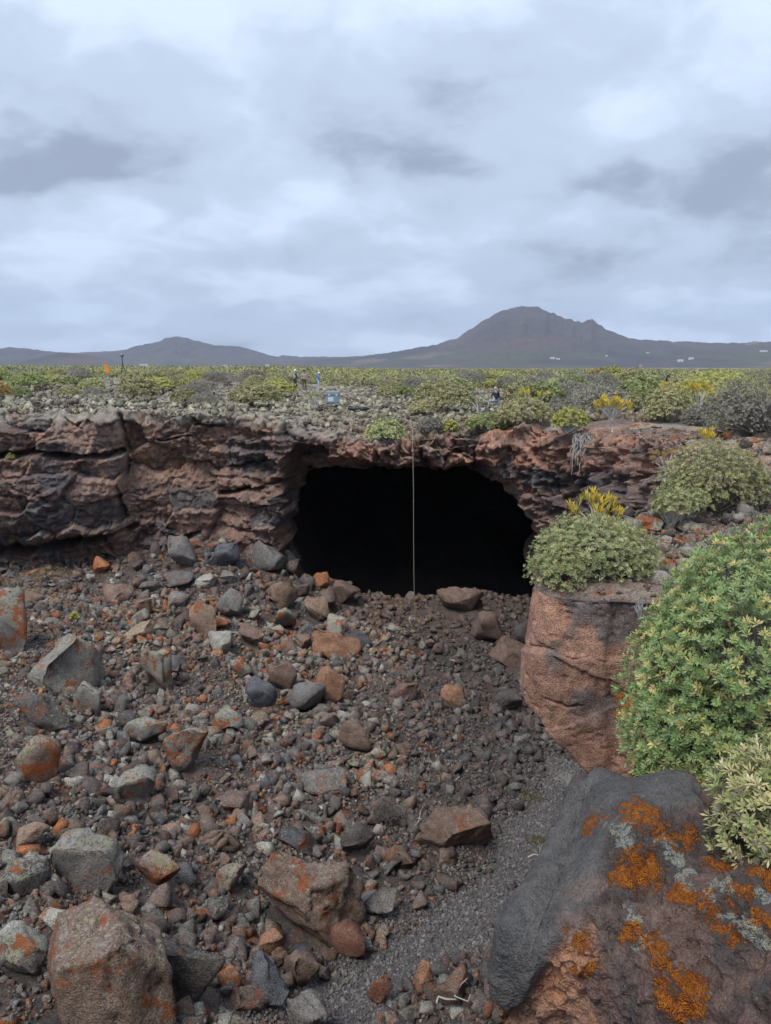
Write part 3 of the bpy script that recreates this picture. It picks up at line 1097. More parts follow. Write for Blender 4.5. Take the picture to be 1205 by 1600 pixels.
# ---- lichen-covered rock in the foreground
def build_near_rock():
    rows = [
        [(897, 1250, -.15), (930, 1214, 0), (985, 1240, -.02), (1050, 1222, .03), (1130, 1235, .05), (1230, 1240, .05)],
        [(880, 1310, -.2), (915, 1290, -.08), (975, 1285, .1), (1050, 1300, .15), (1130, 1330, .18), (1240, 1360, .2)],
        [(822, 1410, -.25), (885, 1390, -.12), (945, 1390, .02), (1040, 1390, .12), (1140, 1420, .22), (1250, 1450, .3)],
        [(786, 1475, -.28), (845, 1480, -.2), (890, 1468, -.1), (1000, 1480, -.02), (1120, 1510, .08), (1260, 1550, .25)],
        [(785, 1560, -.55), (835, 1570, -.5), (905, 1570, -.35), (1000, 1600, -.25), (1110, 1620, -.02), (1260, 1660, .2)],
        [(785, 1720, -1.2), (850, 1720, -1.1), (920, 1720, -.9), (1010, 1740, -.6), (1120, 1740, -.3), (1280, 1760, 0)],
    ]
    G = np.array([[at_z(*p) for p in r] for r in rows])
    back = G[0] + np.array([0.05, 0.3, -1.0])
    G = np.concatenate([back[None], G])
    G = np.concatenate([(G[:, 0] + np.array([0.12, 0.1, -1.1]))[:, None], G], 1)
    n = 50
    A = np.array([catmull(r, n) for r in G])
    A = np.array([catmull(A[:, j], n) for j in range(A.shape[1])]).transpose(1, 0, 2)
    du = np.gradient(A, axis=1); dv = np.gradient(A, axis=0)
    N = np.cross(du, dv); N /= np.linalg.norm(N, axis=-1, keepdims=True) + 1e-9
    N *= np.sign(N[..., 2:3].mean()) if N[..., 2].mean() else 1
    X, Y, Z = A[..., 0], A[..., 1], A[..., 2]
    px, py = proj(A)
    wq = 14 * fbm(X * 7, Y * 7, Z * 7, 3, 261)
    qx, qy = px + wq, py + 14 * fbm(X * 7, Y * 7, Z * 7 + 9, 3, 263)
    grey = [(930, 1205), (1070, 1210), (1105, 1265), (1010, 1280), (955, 1320), (935, 1390), (892, 1450), (860, 1500), (805, 1575), (760, 1550), (760, 1470), (815, 1400), (870, 1300), (890, 1230)]
    gm = sstep(-8, 10, poly_sd(qx, qy, grey))
    tan = [(770, 1560), (805, 1572), (850, 1520), (880, 1475), (925, 1440), (935, 1500), (900, 1530), (940, 1600), (980, 1700), (760, 1700)]
    tm = sstep(-8, 12, poly_sd(qx, qy, tan))
    f1, f2, r, cx, cy = voro2(px / 70 + .3 * fbm(X * 5, Y * 5, Z * 5, 3, 265), py / 70, 267)
    rough = 1 - .45 * gm
    h1, h2, rr_, hx, hy = voro2(px / 26 + .5 * fbm(X * 9, Y * 9, Z * 9, 3, 268), py / 26, 266)
    disp = ((r[0] - .5) * .045 + (r[1] - .5) * cx * .06 + (r[2] - .5) * cy * .06 + (rr_[0] - .5) * .02 + (rr_[1] - .5) * hx * .03) * (1 - gm) + .035 * fbm(X * 6, Y * 6, Z * 6, 4, 269) * rough + .012 * fbm(X * 28, Y * 28, Z * 28, 3, 271) * rough
    disp += 0.045 * gm - .035 * sstep(.1, .35, fbm(X * 4, Y * 4, Z * 4, 3, 272)) * (1 - gm) + .02 * (1 - 2 * np.abs(fbm(X * 12, Y * 12, Z * 12, 3, 274))) * (1 - gm)
    disp += 0.006 * fbm(X * 60, Y * 60, Z * 60, 2, 273)
    edge = np.ones_like(X)
    A = A + N * disp[..., None]
    c = lerp((0.085, 0.07, 0.066), (0.165, 0.108, 0.09), sstep(-.25, .3, fbm(X * 7, Y * 7, Z * 7, 5, 275)))
    c = lerp(c, lerp((0.095, 0.093, 0.095), (0.128, 0.121, 0.116), sstep(-.3, .3, fbm(X * 9, Y * 9, Z * 9, 4, 276))), gm)
    c = lerp(c, lerp((0.47, 0.235, 0.135), (0.34, 0.20, 0.145), sstep(-.3, .3, fbm(X * 8, Y * 8, Z * 3, 3, 277))), tm * .9)
    pinkr = sstep(40, 10, np.hypot(px - 1015, py - 1440)) + sstep(60, 20, line_d(px, py, [(920, 1440), (960, 1400), (1000, 1380)]))
    c = lerp(c, (0.27, 0.18, 0.145), np.clip(pinkr, 0, 1) * .45 * sstep(-.3, .3, fbm(X * 12, Y * 12, Z * 12, 3, 278)))
    org = [[(985, 1285), (1010, 1290), (1040, 1305), (1065, 1310)], [(935, 1300), (945, 1290)], [(1000, 1275), (1020, 1280)], [(995, 1345), (1000, 1365), (1020, 1362)],
           [(970, 1370), (985, 1385), (975, 1360)], [(1055, 1395), (1075, 1405), (1100, 1400), (1110, 1425)], [(1115, 1440), (1135, 1460), (1150, 1475)], [(980, 1465), (1000, 1460), (1030, 1480), (1040, 1510)],
           [(905, 1520), (925, 1510)], [(1060, 1520), (1080, 1540), (1100, 1545)], [(1050, 1300), (1070, 1305)], [(905, 1470), (915, 1480)], [(1040, 1525), (1050, 1560), (1075, 1575)],
           [(1180, 1360), (1205, 1370)], [(1150, 1400), (1170, 1395)], [(1185, 1440), (1205, 1450)], [(1110, 1340), (1130, 1335)]]
    pal = [[(970, 1310), (985, 1325)], [(1035, 1325), (1060, 1345), (1075, 1370)], [(1060, 1375), (1075, 1395)], [(1110, 1390), (1125, 1380), (1145, 1395)], [(1130, 1420), (1150, 1440), (1180, 1465), (1205, 1475)],
           [(988, 1445), (1000, 1450)], [(1005, 1472), (1015, 1480)], [(1190, 1395), (1205, 1400)], [(1160, 1450), (1190, 1470)], [(985, 1308), (980, 1330)]]
    lo = np.full(px.shape, 1e9); lp = np.full(px.shape, 1e9)
    for o in org: lo = np.minimum(lo, line_d(qx, qy, o))
    for o in pal: lp = np.minimum(lp, line_d(qx, qy, o))
    lich = np.zeros(px.shape + (4,))
    sp1 = .22 * sstep(.1, .5, fbm(X * 9, Y * 9, Z * 9 + 4, 3, 279)) * (1 - gm)
    lich[..., 0] = np.clip(1 - lo / 46, 0, 1) * .8 + sp1
    lich[..., 1] = np.clip(1 - lp / 40, 0, 1) * .8 + .12 * sstep(.1, .5, fbm(X * 9, Y * 9, Z * 9 + 14, 3, 281))
    # lichen crusts stand a little proud
    A = A + N * (0.010 * sstep(.45, .7, lich[..., :1]) + 0.012 * sstep(.45, .7, lich[..., 1:2]))
    C = np.concatenate([c, np.zeros(c.shape[:-1] + (1,))], -1).reshape(-1, 4)
    me = mk_mesh('lichen_rock', A.reshape(-1, 3), grid_faces(A.shape[0], A.shape[1]), C, True, [near_material()])
    at = me.attributes.new('Lich', 'FLOAT_COLOR', 'POINT')
    at.data.foreach_set('color', np.ascontiguousarray(lich, np.float32).ravel())
    obj('lichen_rock', me, label='large dark rock spotted with bright orange and pale green lichen in the foreground', cat='rock')


def near_material():
    t = NT('lichen_rock')
    a = t.node('ShaderNodeAttribute', attribute_name='Col')
    l = t.node('ShaderNodeAttribute', attribute_name='Lich')
    sepc = t.node('ShaderNodeSeparateColor')
    t.l.new(l.outputs['Color'], sepc.inputs[0])
    vec = t.node('ShaderNodeTexCoord').outputs['Object']
    n1 = t.noise(vec, 16, 6, .7); n2 = t.noise(vec, 110, 4, .65); n3 = t.noise(vec, 34, 5, .72); n5 = t.noise(vec, 31, 5, .72)
    hs = t.node('ShaderNodeHueSaturation')
    t.l.new(a.outputs['Color'], hs.inputs['Color'])
    t.l.new(t.math('MAXIMUM', t.math('SUBTRACT', t.math('ADD', t.math('MULTIPLY', n1, 1.5), t.math('MULTIPLY', n2, 1.7)), .6), .2), hs.inputs['Value'])
    c = hs.outputs[0]
    # stray pale specks
    v = t.voro(vec, 34)
    spk = t.math('MULTIPLY', t.math('LESS_THAN', v.outputs['Distance'], .10), t.math('GREATER_THAN', n3, .56))
    c = t.mix(t.math('MULTIPLY', spk, .5), c, (.42, .42, .40, 1))
    om = t.math('MULTIPLY', t.math('SUBTRACT', t.math('ADD', sepc.outputs[0], t.math('MULTIPLY', n3, 1.5)), 1.33), 9, clamp=True)
    n4 = t.noise(vec, 30, 4, .6)
    oc = t.mix(t.ramp(n4, .35, .65), (.60, .20, .014, 1), (.42, .12, .022, 1))
    oc = t.mix(t.math('MULTIPLY', t.ramp(n2, .54, .64), .7), oc, (.2, .075, .03, 1))
    pm = t.math('MULTIPLY', t.math('SUBTRACT', t.math('ADD', sepc.outputs[1], t.math('MULTIPLY', n5, 1.5)), 1.33), 9, clamp=True)
    pc = t.mix(t.ramp(n4, .4, .6), (.50, .50, .36, 1), (.44, .45, .44, 1))
    c = t.mix(t.math('MULTIPLY', pm, .92), c, pc)
    c = t.mix(t.math('MULTIPLY', om, .95), c, oc)
    t.l.new(c, t.b.inputs['Base Color'])
    t.b.inputs['Roughness'].default_value = .9
    t.b.inputs['Specular IOR Level'].default_value = .25
    vv = t.voro(vec, 85)
    h = t.math('ADD', t.math('ADD', n1, t.math('MULTIPLY', n2, .6)), t.math('MULTIPLY', vv.outputs['Distance'], .5))
    vl = t.voro(vec, 130)
    h = t.math('ADD', h, t.math('MULTIPLY', t.math('MAXIMUM', om, pm), t.math('SUBTRACT', 1.6, t.math('MULTIPLY', vl.outputs['Distance'], 1.6))))
    t.l.new(t.bump(h, 1.0, .022), t.b.inputs['Normal'])
    return t.m


build_near_rock()

# ------------------------------------------------------------------ stones
def hull_shape(seed, npts=13, flat=(1, .85, .7)):
    r = np.random.default_rng(seed)
    p = r.normal(size=(npts, 3))
    p /= np.linalg.norm(p, axis=1, keepdims=True)
    p *= r.uniform(.72, 1.08, (npts, 1))
    p *= np.array(flat)
    bm = bmesh.new()
    for q in p:
        bm.verts.new(q)
    bmesh.ops.convex_hull(bm, input=bm.verts)
    loose = [v for v in bm.verts if not v.link_faces]
    bmesh.ops.delete(bm, geom=loose, context='VERTS')
    bmesh.ops.triangulate(bm, faces=bm.faces)
    bm.verts.index_update()
    V = np.array([v.co[:] for v in bm.verts])
    F = np.array([[v.index for v in f.verts] for f in bm.faces])
    bm.free()
    return V, F


def block_shape(seed, flat):
    r = np.random.default_rng(seed)
    p = np.array([(x, y, z) for x in (-1, 1) for y in (-1, 1) for z in (-1, 1)], float) * .62
    p = p * r.uniform(.55, 1.25, (8, 1)) + r.normal(size=(8, 3)) * .16
    q = r.normal(size=(2, 3)); q /= np.linalg.norm(q, axis=1, keepdims=True)
    p = np.vstack([p, q * .95]) * np.array(flat)
    bm = bmesh.new()
    for v in p:
        bm.verts.new(v)
    bmesh.ops.convex_hull(bm, input=bm.verts)
    bmesh.ops.delete(bm, geom=[v for v in bm.verts if not v.link_faces], context='VERTS')
    bmesh.ops.triangulate(bm, faces=bm.faces)
    bm.verts.index_update()
    V = np.array([v.co[:] for v in bm.verts]); F = np.array([[v.index for v in f.verts] for f in bm.faces])
    bm.free()
    return V, F


STONES = [block_shape(950 + i, (1, .6 + .06 * (i % 7), .5 + .07 * (i % 6))) for i in range(18)] + [hull_shape(900 + i, 7 + i % 3, (1, .6 + .05 * (i % 7), .5 + .06 * (i % 6))) for i in range(8)]


def roughen(V, F, seed):
    """split every triangle in four and jitter the new corners: a ragged, partly hollow lava stone"""
    r = np.random.default_rng(seed)
    mid = {}
    V = list(V)
    out = []
    for a, b, c in F:
        m = []
        for i, j in ((a, b), (b, c), (c, a)):
            k = (min(i, j), max(i, j))
            if k not in mid:
                p = (V[i] + V[j]) / 2
                n = p / (np.linalg.norm(p) + 1e-9)
                V.append(p + n * r.normal() * .10 + r.normal(size=3) * .05)
                mid[k] = len(V) - 1
            m.append(mid[k])
        out += [(a, m[0], m[2]), (m[0], b, m[1]), (m[2], m[1], c), tuple(m)]
    return np.array(V), np.array(out)


ROUGH = [roughen(*s_, 970 + i) for i, s_ in enumerate(STONES)]


def rand_rot(n, rng, tilt=1.0):
    q = rng.normal(size=(n, 4))
    q[:, 1:3] *= tilt
    q /= np.linalg.norm(q, axis=1, keepdims=True)
    w, x, y, z = q.T
    return np.stack([1 - 2 * (y * y + z * z), 2 * (x * y - w * z), 2 * (x * z + w * y), 2 * (x * y + w * z), 1 - 2 * (x * x + z * z), 2 * (y * z - w * x),
                     2 * (x * z - w * y), 2 * (y * z + w * x), 1 - 2 * (x * x + y * y)], -1).reshape(n, 3, 3)


def scatter(pos, size, col, rng, shapes=STONES, tilt=1.0):
    """many stones joined into one mesh; returns V, F, C"""
    Vs, Fs, Cs, o = [], [], [], 0
    which = rng.integers(0, len(shapes), len(pos))
    for k, (sv, sf) in enumerate(shapes):
        m = which == k
        n = int(m.sum())
        if not n:
            continue
        R = rand_rot(n, rng, tilt)
        st = rng.uniform(.8, 1.2, (n, 1, 3)) * size[m][:, None, None]
        v = np.einsum('nij,nkj->nki', R, sv[None] * st) + pos[m][:, None]
        Vs.append(v.reshape(-1, 3))
        Fs.append((sf[None] + (np.arange(n) * len(sv))[:, None, None] + o).reshape(-1, 3))
        Cs.append(np.repeat(col[m], len(sv), 0))
        o += n * len(sv)
    return np.concatenate(Vs), np.concatenate(Fs), np.concatenate(Cs)


STONE_COLS = np.array([(.135, .118, .112), (.115, .098, .092), (.18, .135, .115), (.20, .145, .115), (.20, .135, .11), (.25, .175, .135), (.115, .117, .125), (.165, .155, .148), (.19, .175, .16), (.34, .33, .29), (.36, .15, .07)])
STONE_W = np.array([.16, .14, .19, .10, .11, .07, .08, .12, .09, .11, .035])


def stone_col(n, rng, X, Y):
    c = STONE_COLS[rng.choice(len(STONE_COLS), n, p=STONE_W / STONE_W.sum())]
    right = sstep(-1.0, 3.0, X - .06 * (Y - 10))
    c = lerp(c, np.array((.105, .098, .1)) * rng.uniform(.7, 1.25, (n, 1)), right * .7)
    far = sstep(24, 28, Y) * sstep(-4, -1, X)
    c = lerp(c, (.17, .12, .095), far * .4)
    lf = sstep(1.0, -2.0, X - .10 * (Y - 10))
    c = np.where(((c[:, 0] > .29) & (rng.random(n) > lf))[:, None], STONE_COLS[0], c)
    c = c * rng.uniform(.68, 1.3, (n, 1))
    px, py = proj(np.stack([X, Y, floor_base(X, Y)], -1))
    field = sstep(-.25, .35, fbm(X * .35, Y * .35, 0, 3, 301))
    lk = sstep(2.2, -2.0, X - .10 * (Y - 10)) * (.35 + .65 * field) * rng.uniform(.3, 1.25, n)
    lk = lk * (1 - .55 * sstep(25, 29, Y))
    return np.concatenate([c, np.clip(lk, 0, 1.15)[:, None]], 1)


def in_pit_view(n, rng, x0=-17, x1=9, y0=5.5, y1=34):
    X = rng.uniform(x0, x1, n); Y = rng.uniform(y0, y1, n)
    sd = poly_sd(X, Y, PIT_POLY)
    ok = (sd > -0.3) | ((X > -4.3) & (X < 7) & (Y > 29))
    Z = floor_base(X, Y)
    px, py = proj(np.stack([X, Y, Z], -1))
    ok &= (px > -300) & (px < 1010) & (py < 1760)
    return X[ok], Y[ok]


HERO = []     # (x, y, radius) of individual boulders, keeps the small rubble out of them


_ICO = {}


def ico(level):
    if level not in _ICO:
        bm = bmesh.new()
        bmesh.ops.create_icosphere(bm, subdivisions=level, radius=1)
        bm.verts.index_update()
        _ICO[level] = (np.array([v.co[:] for v in bm.verts]), np.array([[v.index for v in f.verts] for f in bm.faces]))
        bm.free()
    return _ICO[level]


def boulder_mesh(seed, npts=15, flat=(1, .85, .75), level=3, amp=.05):
    """a sphere cut by many planes into facets, chipped and roughened; 1 wide, foot at z=0"""
    r = np.random.default_rng(seed)
    V, F = ico(level)
    V = V.copy()
    for k in range(npts):
        n = r.normal(size=3); n /= np.linalg.norm(n)
        d = r.uniform(.34, .62) if k < npts * .6 else r.uniform(.5, .8)
        t = V @ n - d
        V = V - np.clip(t, 0, None)[:, None] * n
    V = V * np.array(flat)
    s = seed % 97 * 1.7
    N = V / np.linalg.norm(V, axis=1, keepdims=True)
    x, y, z = V.T
    x, y, z = x * 1.5, y * 1.5, z * 1.5
    dsp = amp * .45 * fbm(x * 1.8 + s, y * 1.8, z * 1.8, 3, seed) + amp * .7 * fbm(x * 6 + s, y * 6, z * 6, 4, seed + 3) + amp * .45 * (1 - 2 * np.abs(fbm(x * 9 + s, y * 9, z * 9, 3, seed + 5)))
    dsp = dsp - amp * 1.0 * sstep(.1, .16, fbm(x * 1.6 + s, y * 1.6, z * 1.6 + 5, 2, seed + 9))
    V = V + N * dsp[:, None]
    lo, hi = V.min(0), V.max(0)
    V = (V - np.array([(lo[0] + hi[0]) / 2, (lo[1] + hi[1]) / 2, lo[2]])) / (hi[0] - lo[0])
    return V, F


def boulder_obj(name, me, base, w, h, rz, col, lk, sink=.2, dy=.85):
    """a boulder w wide, h high (metres) whose foot is sunk into the floor"""
    o = bpy.data.objects.new(name, me)
    COL.objects.link(o)
    zs = max(v[2] for v in me_bounds(me))
    o.scale = (w, w * dy, h / zs)
    o.rotation_euler = (0, 0, rz)
    o.location = (base[0], base[1], base[2] - sink * h)
    o.color = (*col, lk)
    return o


_mb = {}


def me_bounds(me):
    if me.name not in _mb:
        a = np.empty(len(me.vertices) * 3, np.float32)
        me.vertices.foreach_get('co', a)
        a = a.reshape(-1, 3)
        _mb[me.name] = [a.min(0), a.max(0)]
    return _mb[me.name]


LIBB = []
for i in range(18):
    V, F = boulder_mesh(400 + i, 16 + i % 9, (1, .7 + .06 * (i % 5), .55 + .07 * (i % 6)), 3, .06)
    LIBB.append(mk_mesh('boulder', V, F, None, False, [M['boulder']]))

T = dict(grey=(.19, .18, .172), pale=(.23, .215, .195), dark=(.105, .094, .09), brown=(.20, .142, .115), orange=(.31, .175, .11), tan=(.29, .205, .15), blue=(.125, .13, .145), red=(.20, .105, .078))
# px centre, py foot, width px, height px, tone, lichen, label
HEROES = [
    (140, 1650, 200, 170, 'brown', .55, 'huge flat-topped grey brown boulder in the bottom left corner'),
    (275, 1600, 120, 105, 'dark', .35, 'rough dark boulder right of the huge flat-topped one at the bottom'),
    (712, 1348, 112, 84, 'brown', .30, 'isolated brown boulder with pale grey top beside the gravel path'),
    (478, 1482, 145, 125, 'brown', .50, 'large wedge-shaped boulder with grey lichen top and brown underside below the rubble centre'),
    (93, 1092, 88, 88, 'pale', .60, 'big pale grey boulder with a cleft, left on the slope'),
    (526, 1040, 72, 56, 'orange', .0, 'large orange brown boulder below the cave mouth'),
    (512, 1112, 55, 68, 'orange', .0, 'long upright orange brown boulder, below the largest orange one'),
    (135, 1125, 42, 55, 'grey', 1.1, 'slab half covered in orange lichen, right of the cleft pale boulder'),
    (246, 1086, 54, 72, 'pale', .95, 'whitish lichen-coated upright boulder in mid slope on the left'),
    (136, 1398, 82, 88, 'grey', .80, 'rounded grey boulder with white lichen edge on the lower left slope'),
    (495, 974, 42, 38, 'tan', .0, 'tan square block just left below the cave mouth'),
    (440, 958, 50, 44, 'tan', .05, 'boulder half tan half blue-grey at the left foot of the cave mouth'),
    (407, 1120, 46, 60, 'blue', .15, 'blue-grey upright boulder left of the long orange one'),
    (709, 1112, 40, 36, 'orange', .0, 'small orange brown boulder alone right of the pit centre'),
    (58, 1148, 80, 55, 'dark', .40, 'dark wedge boulder with an orange tip under the cleft pale one'),
    (14, 1030, 60, 88, 'grey', .90, 'grey lichen-coated rock cut by the left picture edge'),
    (802, 1050, 66, 46, 'brown', .0, 'brown boulder at the foot of the overhanging outcrop'),
    (764, 1006, 48, 48, 'brown', .0, 'brown boulder in the shade of the cave mouth on its right'),
    (290, 1215, 62, 78, 'grey', .85, 'pointed lichen-coated boulder on the left middle slope'),
    (663, 1556, 26, 50, 'orange', .2, 'small upright orange tan stone standing by the gravel path at the bottom'),
    (706, 1580, 54, 44, 'brown', .1, 'two-toned grey and tan block at the bottom by the path'),
    (595, 1568, 32, 38, 'red', .1, 'small reddish stone on the path near the bottom'),
    (416, 1585, 52, 72, 'blue', .05, 'dark blue-grey wedge boulder at the lower end of the path'),
    (468, 1553, 54, 58, 'brown', .2, 'brown cracked boulder beside the dark wedge at the bottom'),
    (478, 1625, 62, 56, 'grey', .05, 'smooth grey triangular boulder at the bottom edge by the path'),
    (416, 902, 58, 46, 'grey', .0, 'dark flat-faced boulder leaning on the left wall of the cave mouth'),
    (278, 895, 52, 44, 'grey', .3, 'grey and tan boulder at the foot of the cliff under the orange slab'),
    (297, 864, 42, 18, 'orange', .0, 'flat orange slab on top of the rubble at the cliff foot'),
    (350, 898, 48, 40, 'blue', .1, 'dark bluish boulder at the cliff foot left of the cave'),
    (385, 1595, 60, 40, 'brown', .35, 'low brown boulder at the bottom right of the rough dark one'),
    (560, 1018, 42, 30, 'blue', .0, 'flat blue-grey boulder right of the largest orange one'),
    (475, 1118, 60, 48, 'grey', .1, 'wide grey boulder below the long orange one'),
    (440, 1085, 44, 48, 'brown', .1, 'brown boulder between the blue-grey and the long orange one'),
    (360, 970, 44, 42, 'grey', .5, 'grey boulder with lichen in the upper slope'),
    (390, 1012, 40, 32, 'brown', .2, 'brown stone in the upper slope left of the largest orange boulder'),
    (315, 995, 40, 46, 'tan', .4, 'tan-faced boulder on the upper left slope'),
    (215, 1010, 40, 30, 'orange', .8, 'orange lichen stone above the whitish upright boulder'),
    (825, 1010, 40, 36, 'dark', .0, 'dark rock at the right corner of the cave mouth'),
    (720, 965, 70, 34, 'brown', .0, 'broad brown rock on the cave threshold, right of the rope'),
    (540, 950, 44, 34, 'brown', .0, 'brown rock on the cave threshold left of the rope'),
    (795, 1110, 40, 26, 'dark', .0, 'dark stone at the foot of the outcrop'),
    (555, 1175, 50, 44, 'brown', .1, 'brown stone in the middle of the rubble'),
    (505, 1250, 64, 40, 'grey', .4, 'low grey boulder in mid rubble'),
    (560, 1340, 50, 44, 'dark', .1, 'dark split boulder above the large wedge'),
    (625, 1360, 40, 34, 'brown', .2, 'brown stone left of the isolated boulder'),
    (585, 1440, 60, 40, 'grey', .1, 'grey block right of the large wedge boulder'),
    (540, 1500, 50, 50, 'red', .1, 'reddish stone under the large wedge boulder'),
    (55, 1240, 58, 80, 'brown', .7, 'leaning brown boulder with orange streak at left'),
    (225, 1170, 60, 40, 'grey', .9, 'flat lichen-coated boulder on the left middle slope'),
    (355, 1150, 46, 40, 'grey', .8, 'pale lichen-coated stone in the middle slope'),
    (205, 1265, 60, 56, 'grey', .8, 'grey boulder with an orange cap in the lower left slope'),
    (245, 1400, 60, 60, 'red', 1.0, 'reddish boulder with orange lichen in the lower left slope'),
    (30, 1400, 60, 46, 'dark', .7, 'dark boulder at the lower left edge'),
    (360, 1395, 44, 36, 'brown', .8, 'brown stone with orange top in the lower slope'),
    (25, 1530, 70, 60, 'grey', .8, 'lichen-coated boulder beside the huge flat-topped one at left edge'),
    (420, 1500, 40, 36, 'orange', .1, 'small orange brown stone left of the lower wedge boulder'),
]


def ray_fit(px, py, wpx, hpx):
    b = ground_hit(px, py, floor_base, 4, 70)
    dist = math.sqrt(b[0] ** 2 + b[1] ** 2 + (b[2] - CAM_Z) ** 2)
    return b, dist, wpx / F_PX * dist, hpx / F_PX * dist


for i, (px, py, wpx, hpx, tn, lk, lab) in enumerate(HEROES):
    b, dist, w, h = ray_fit(px, py - hpx * .12, wpx * 1.06, hpx)
    big = wpx > 60
    V, F = boulder_mesh(600 + i * 3, 18 + i % 7, (1, .8, .62 + .05 * (i % 5)), 5 if wpx > 100 else 4 if big else 3, .06)
    me = mk_mesh('boulder', V, F, None, False, [M['boulder']])
    rz = random.uniform(-.35, .35)
    down = math.atan2(CAM_Z - b[2], math.hypot(b[0], b[1]))
    hh = h * (1.0 if down < .35 else .86)
    o = boulder_obj('boulder', me, (b[0], b[1] + w * .25, floor_base(b[0], b[1] + w * .25)), w, hh * 1.18, rz, T[tn], lk, .14)
    tag(o, lab, 'boulder', 'boulders of the rubble slope')
    HERO.append((o.location[0], o.location[1], w * .5))

# further boulders, nearest and largest of the rubble that can be told apart
_rng = np.random.default_rng(23)
ZONES = [  # px0, px1, py0, py1, words
    (-80, 240, 860, 1010, 'on the upper left slope under the cliff'), (240, 470, 840, 1010, 'on the upper slope left of the cave'), (470, 640, 900, 1030, 'on the cave threshold left of the rope'),
    (640, 900, 900, 1030, 'on the cave threshold right of the rope'), (-80, 200, 1010, 1200, 'on the middle slope at far left'), (200, 430, 1010, 1200, 'in the middle slope above the lichen field'),
    (430, 640, 1030, 1200, 'below the cave mouth around the orange boulders'), (640, 1000, 1030, 1220, 'on the dark scree below the outcrop'), (-80, 200, 1200, 1420, 'on the lower slope at far left'),
    (200, 430, 1200, 1420, 'in the orange lichen field of the lower slope'), (430, 640, 1200, 1420, 'in the rubble above the large wedge boulder'), (640, 1000, 1220, 1420, 'beside the gravel path below the outcrop'),
    (-80, 330, 1420, 1700, 'around the huge flat-topped boulder at lower left'), (330, 560, 1420, 1700, 'by the lower end of the gravel path'), (560, 1000, 1420, 1700, 'on the right of the path near the bottom'),
]


def zone_words(px, py):
    for a, b, c, d, w in ZONES:
        if a <= px < b and c <= py < d:
            return w
    return 'in the rubble of the pit'


def tone_word(c, lk):
    c = np.asarray(c)
    if lk > .75: return 'lichen-spotted'
    if c[0] / c[2] > 1.75: return 'reddish'
    if c[0] / c[2] > 1.3: return 'brown'
    if c[0] > .15: return 'grey'
    return 'dark'


n_b = 0
Xa, Ya = in_pit_view(1500, _rng, -10.5, -1.2, 23, 31)
X, Y = in_pit_view(9000, _rng)
X, Y = np.concatenate([Xa[:150], X]), np.concatenate([Ya[:150], Y])
for x, y in zip(X, Y):
    if n_b >= 240:
        break
    if path_d(x, y) < .75:
        continue
    d = math.hypot(x, y)
    if _rng.random() > (1.0 if (-9.5 < x < -1.5 and y > 23.5) else .42 if y > 12 else .9):
        continue
    w = min(.85, .26 * (1 + _rng.pareto(2.6))) * (1.1 if y > 18 else .95)
    if x - .1 * (y - 10) > 1.5 and w > .45:
        w *= .6
    if -10 < x < -1.5 and y > 23.5:
        w = _rng.uniform(.5, 1.15)
    if any((x - a) ** 2 + (y - b) ** 2 < (r + w * .5) ** 2 for a, b, r in HERO):
        continue
    c4 = stone_col(1, _rng, np.array([x]), np.array([y]))[0]
    z = floor_base(x, y)
    px, py = proj(np.array([x, y, z]))
    if py > 1640 or px < -40:
        continue
    o = boulder_obj('boulder', LIBB[int(_rng.integers(len(LIBB)))], (x, y, float(z)), w, w * _rng.uniform(.5, .95), _rng.uniform(0, 6.28), c4[:3], float(c4[3]), .2)
    o.rotation_euler = (_rng.uniform(-.35, .35), _rng.uniform(-.35, .35), _rng.uniform(0, 6.28))
    size = 'large' if w > .6 else 'mid-sized' if w > .38 else 'smaller'
    tag(o, '%s %s angular stone %s' % (size, tone_word(c4, c4[3]), zone_words(px, py)), 'boulder', 'boulders of the rubble slope')
    HERO.append((x, y, w * .45))
    n_b += 1


# the rest of the rubble
def rubble(n, smin, smax, power, seed, name, box=(-17, 9, 5.5, 33.5), path_gap=.6, sink=.15, keepout=.8):
    rng = np.random.default_rng(seed)
    X, Y = in_pit_view(n, rng, *box)
    pd = path_d(X, Y)
    ok = pd + .35 * noise3(X * 1.1, Y * 1.1, 0, seed) > path_gap
    bare = fbm(X * .4, Y * .4, 0, 2, 333)
    ok &= rng.random(len(X)) < 1 - .55 * sstep(.2, .4, bare)
    hb = np.array(HERO)
    for a, b, r in hb:
        ok &= (X - a) ** 2 + (Y - b) ** 2 > (r * keepout) ** 2
    X, Y = X[ok], Y[ok]
    s = smin * (1 + rng.pareto(power, len(X)))
    s = np.minimum(s * (.62 + .75 * sstep(-.35, .4, fbm(X * .55, Y * .55, 0, 3, seed + 2))), smax)
    Z = floor_h(X, Y) + s * (1 - 2 * sink) * .4
    C = stone_col(len(X), rng, X, Y)
    P = np.stack([X, Y, Z], -1)
    big = s > .075
    V, F, C_ = scatter(P[~big], s[~big], C[~big], rng)
    if big.any():
        V2, F2, C2 = scatter(P[big], s[big], C[big], rng, ROUGH)
        V, F, C_ = np.concatenate([V, V2]), np.concatenate([F, F2 + len(V)]), np.concatenate([C_, C2])
    C = C_
    obj(name, mk_mesh(name, V, F, C, False, [M['stone']]), kind='stuff', label='loose angular lava rubble covering the slope of the pit', cat='rubble')


rubble(56000, .046, .23, 1.75, 41, 'rubble')
rubble(50000, .026, .08, 2.4, 43, 'fine_rubble', (-11, 6, 5.5, 22), .38, .2, .7)


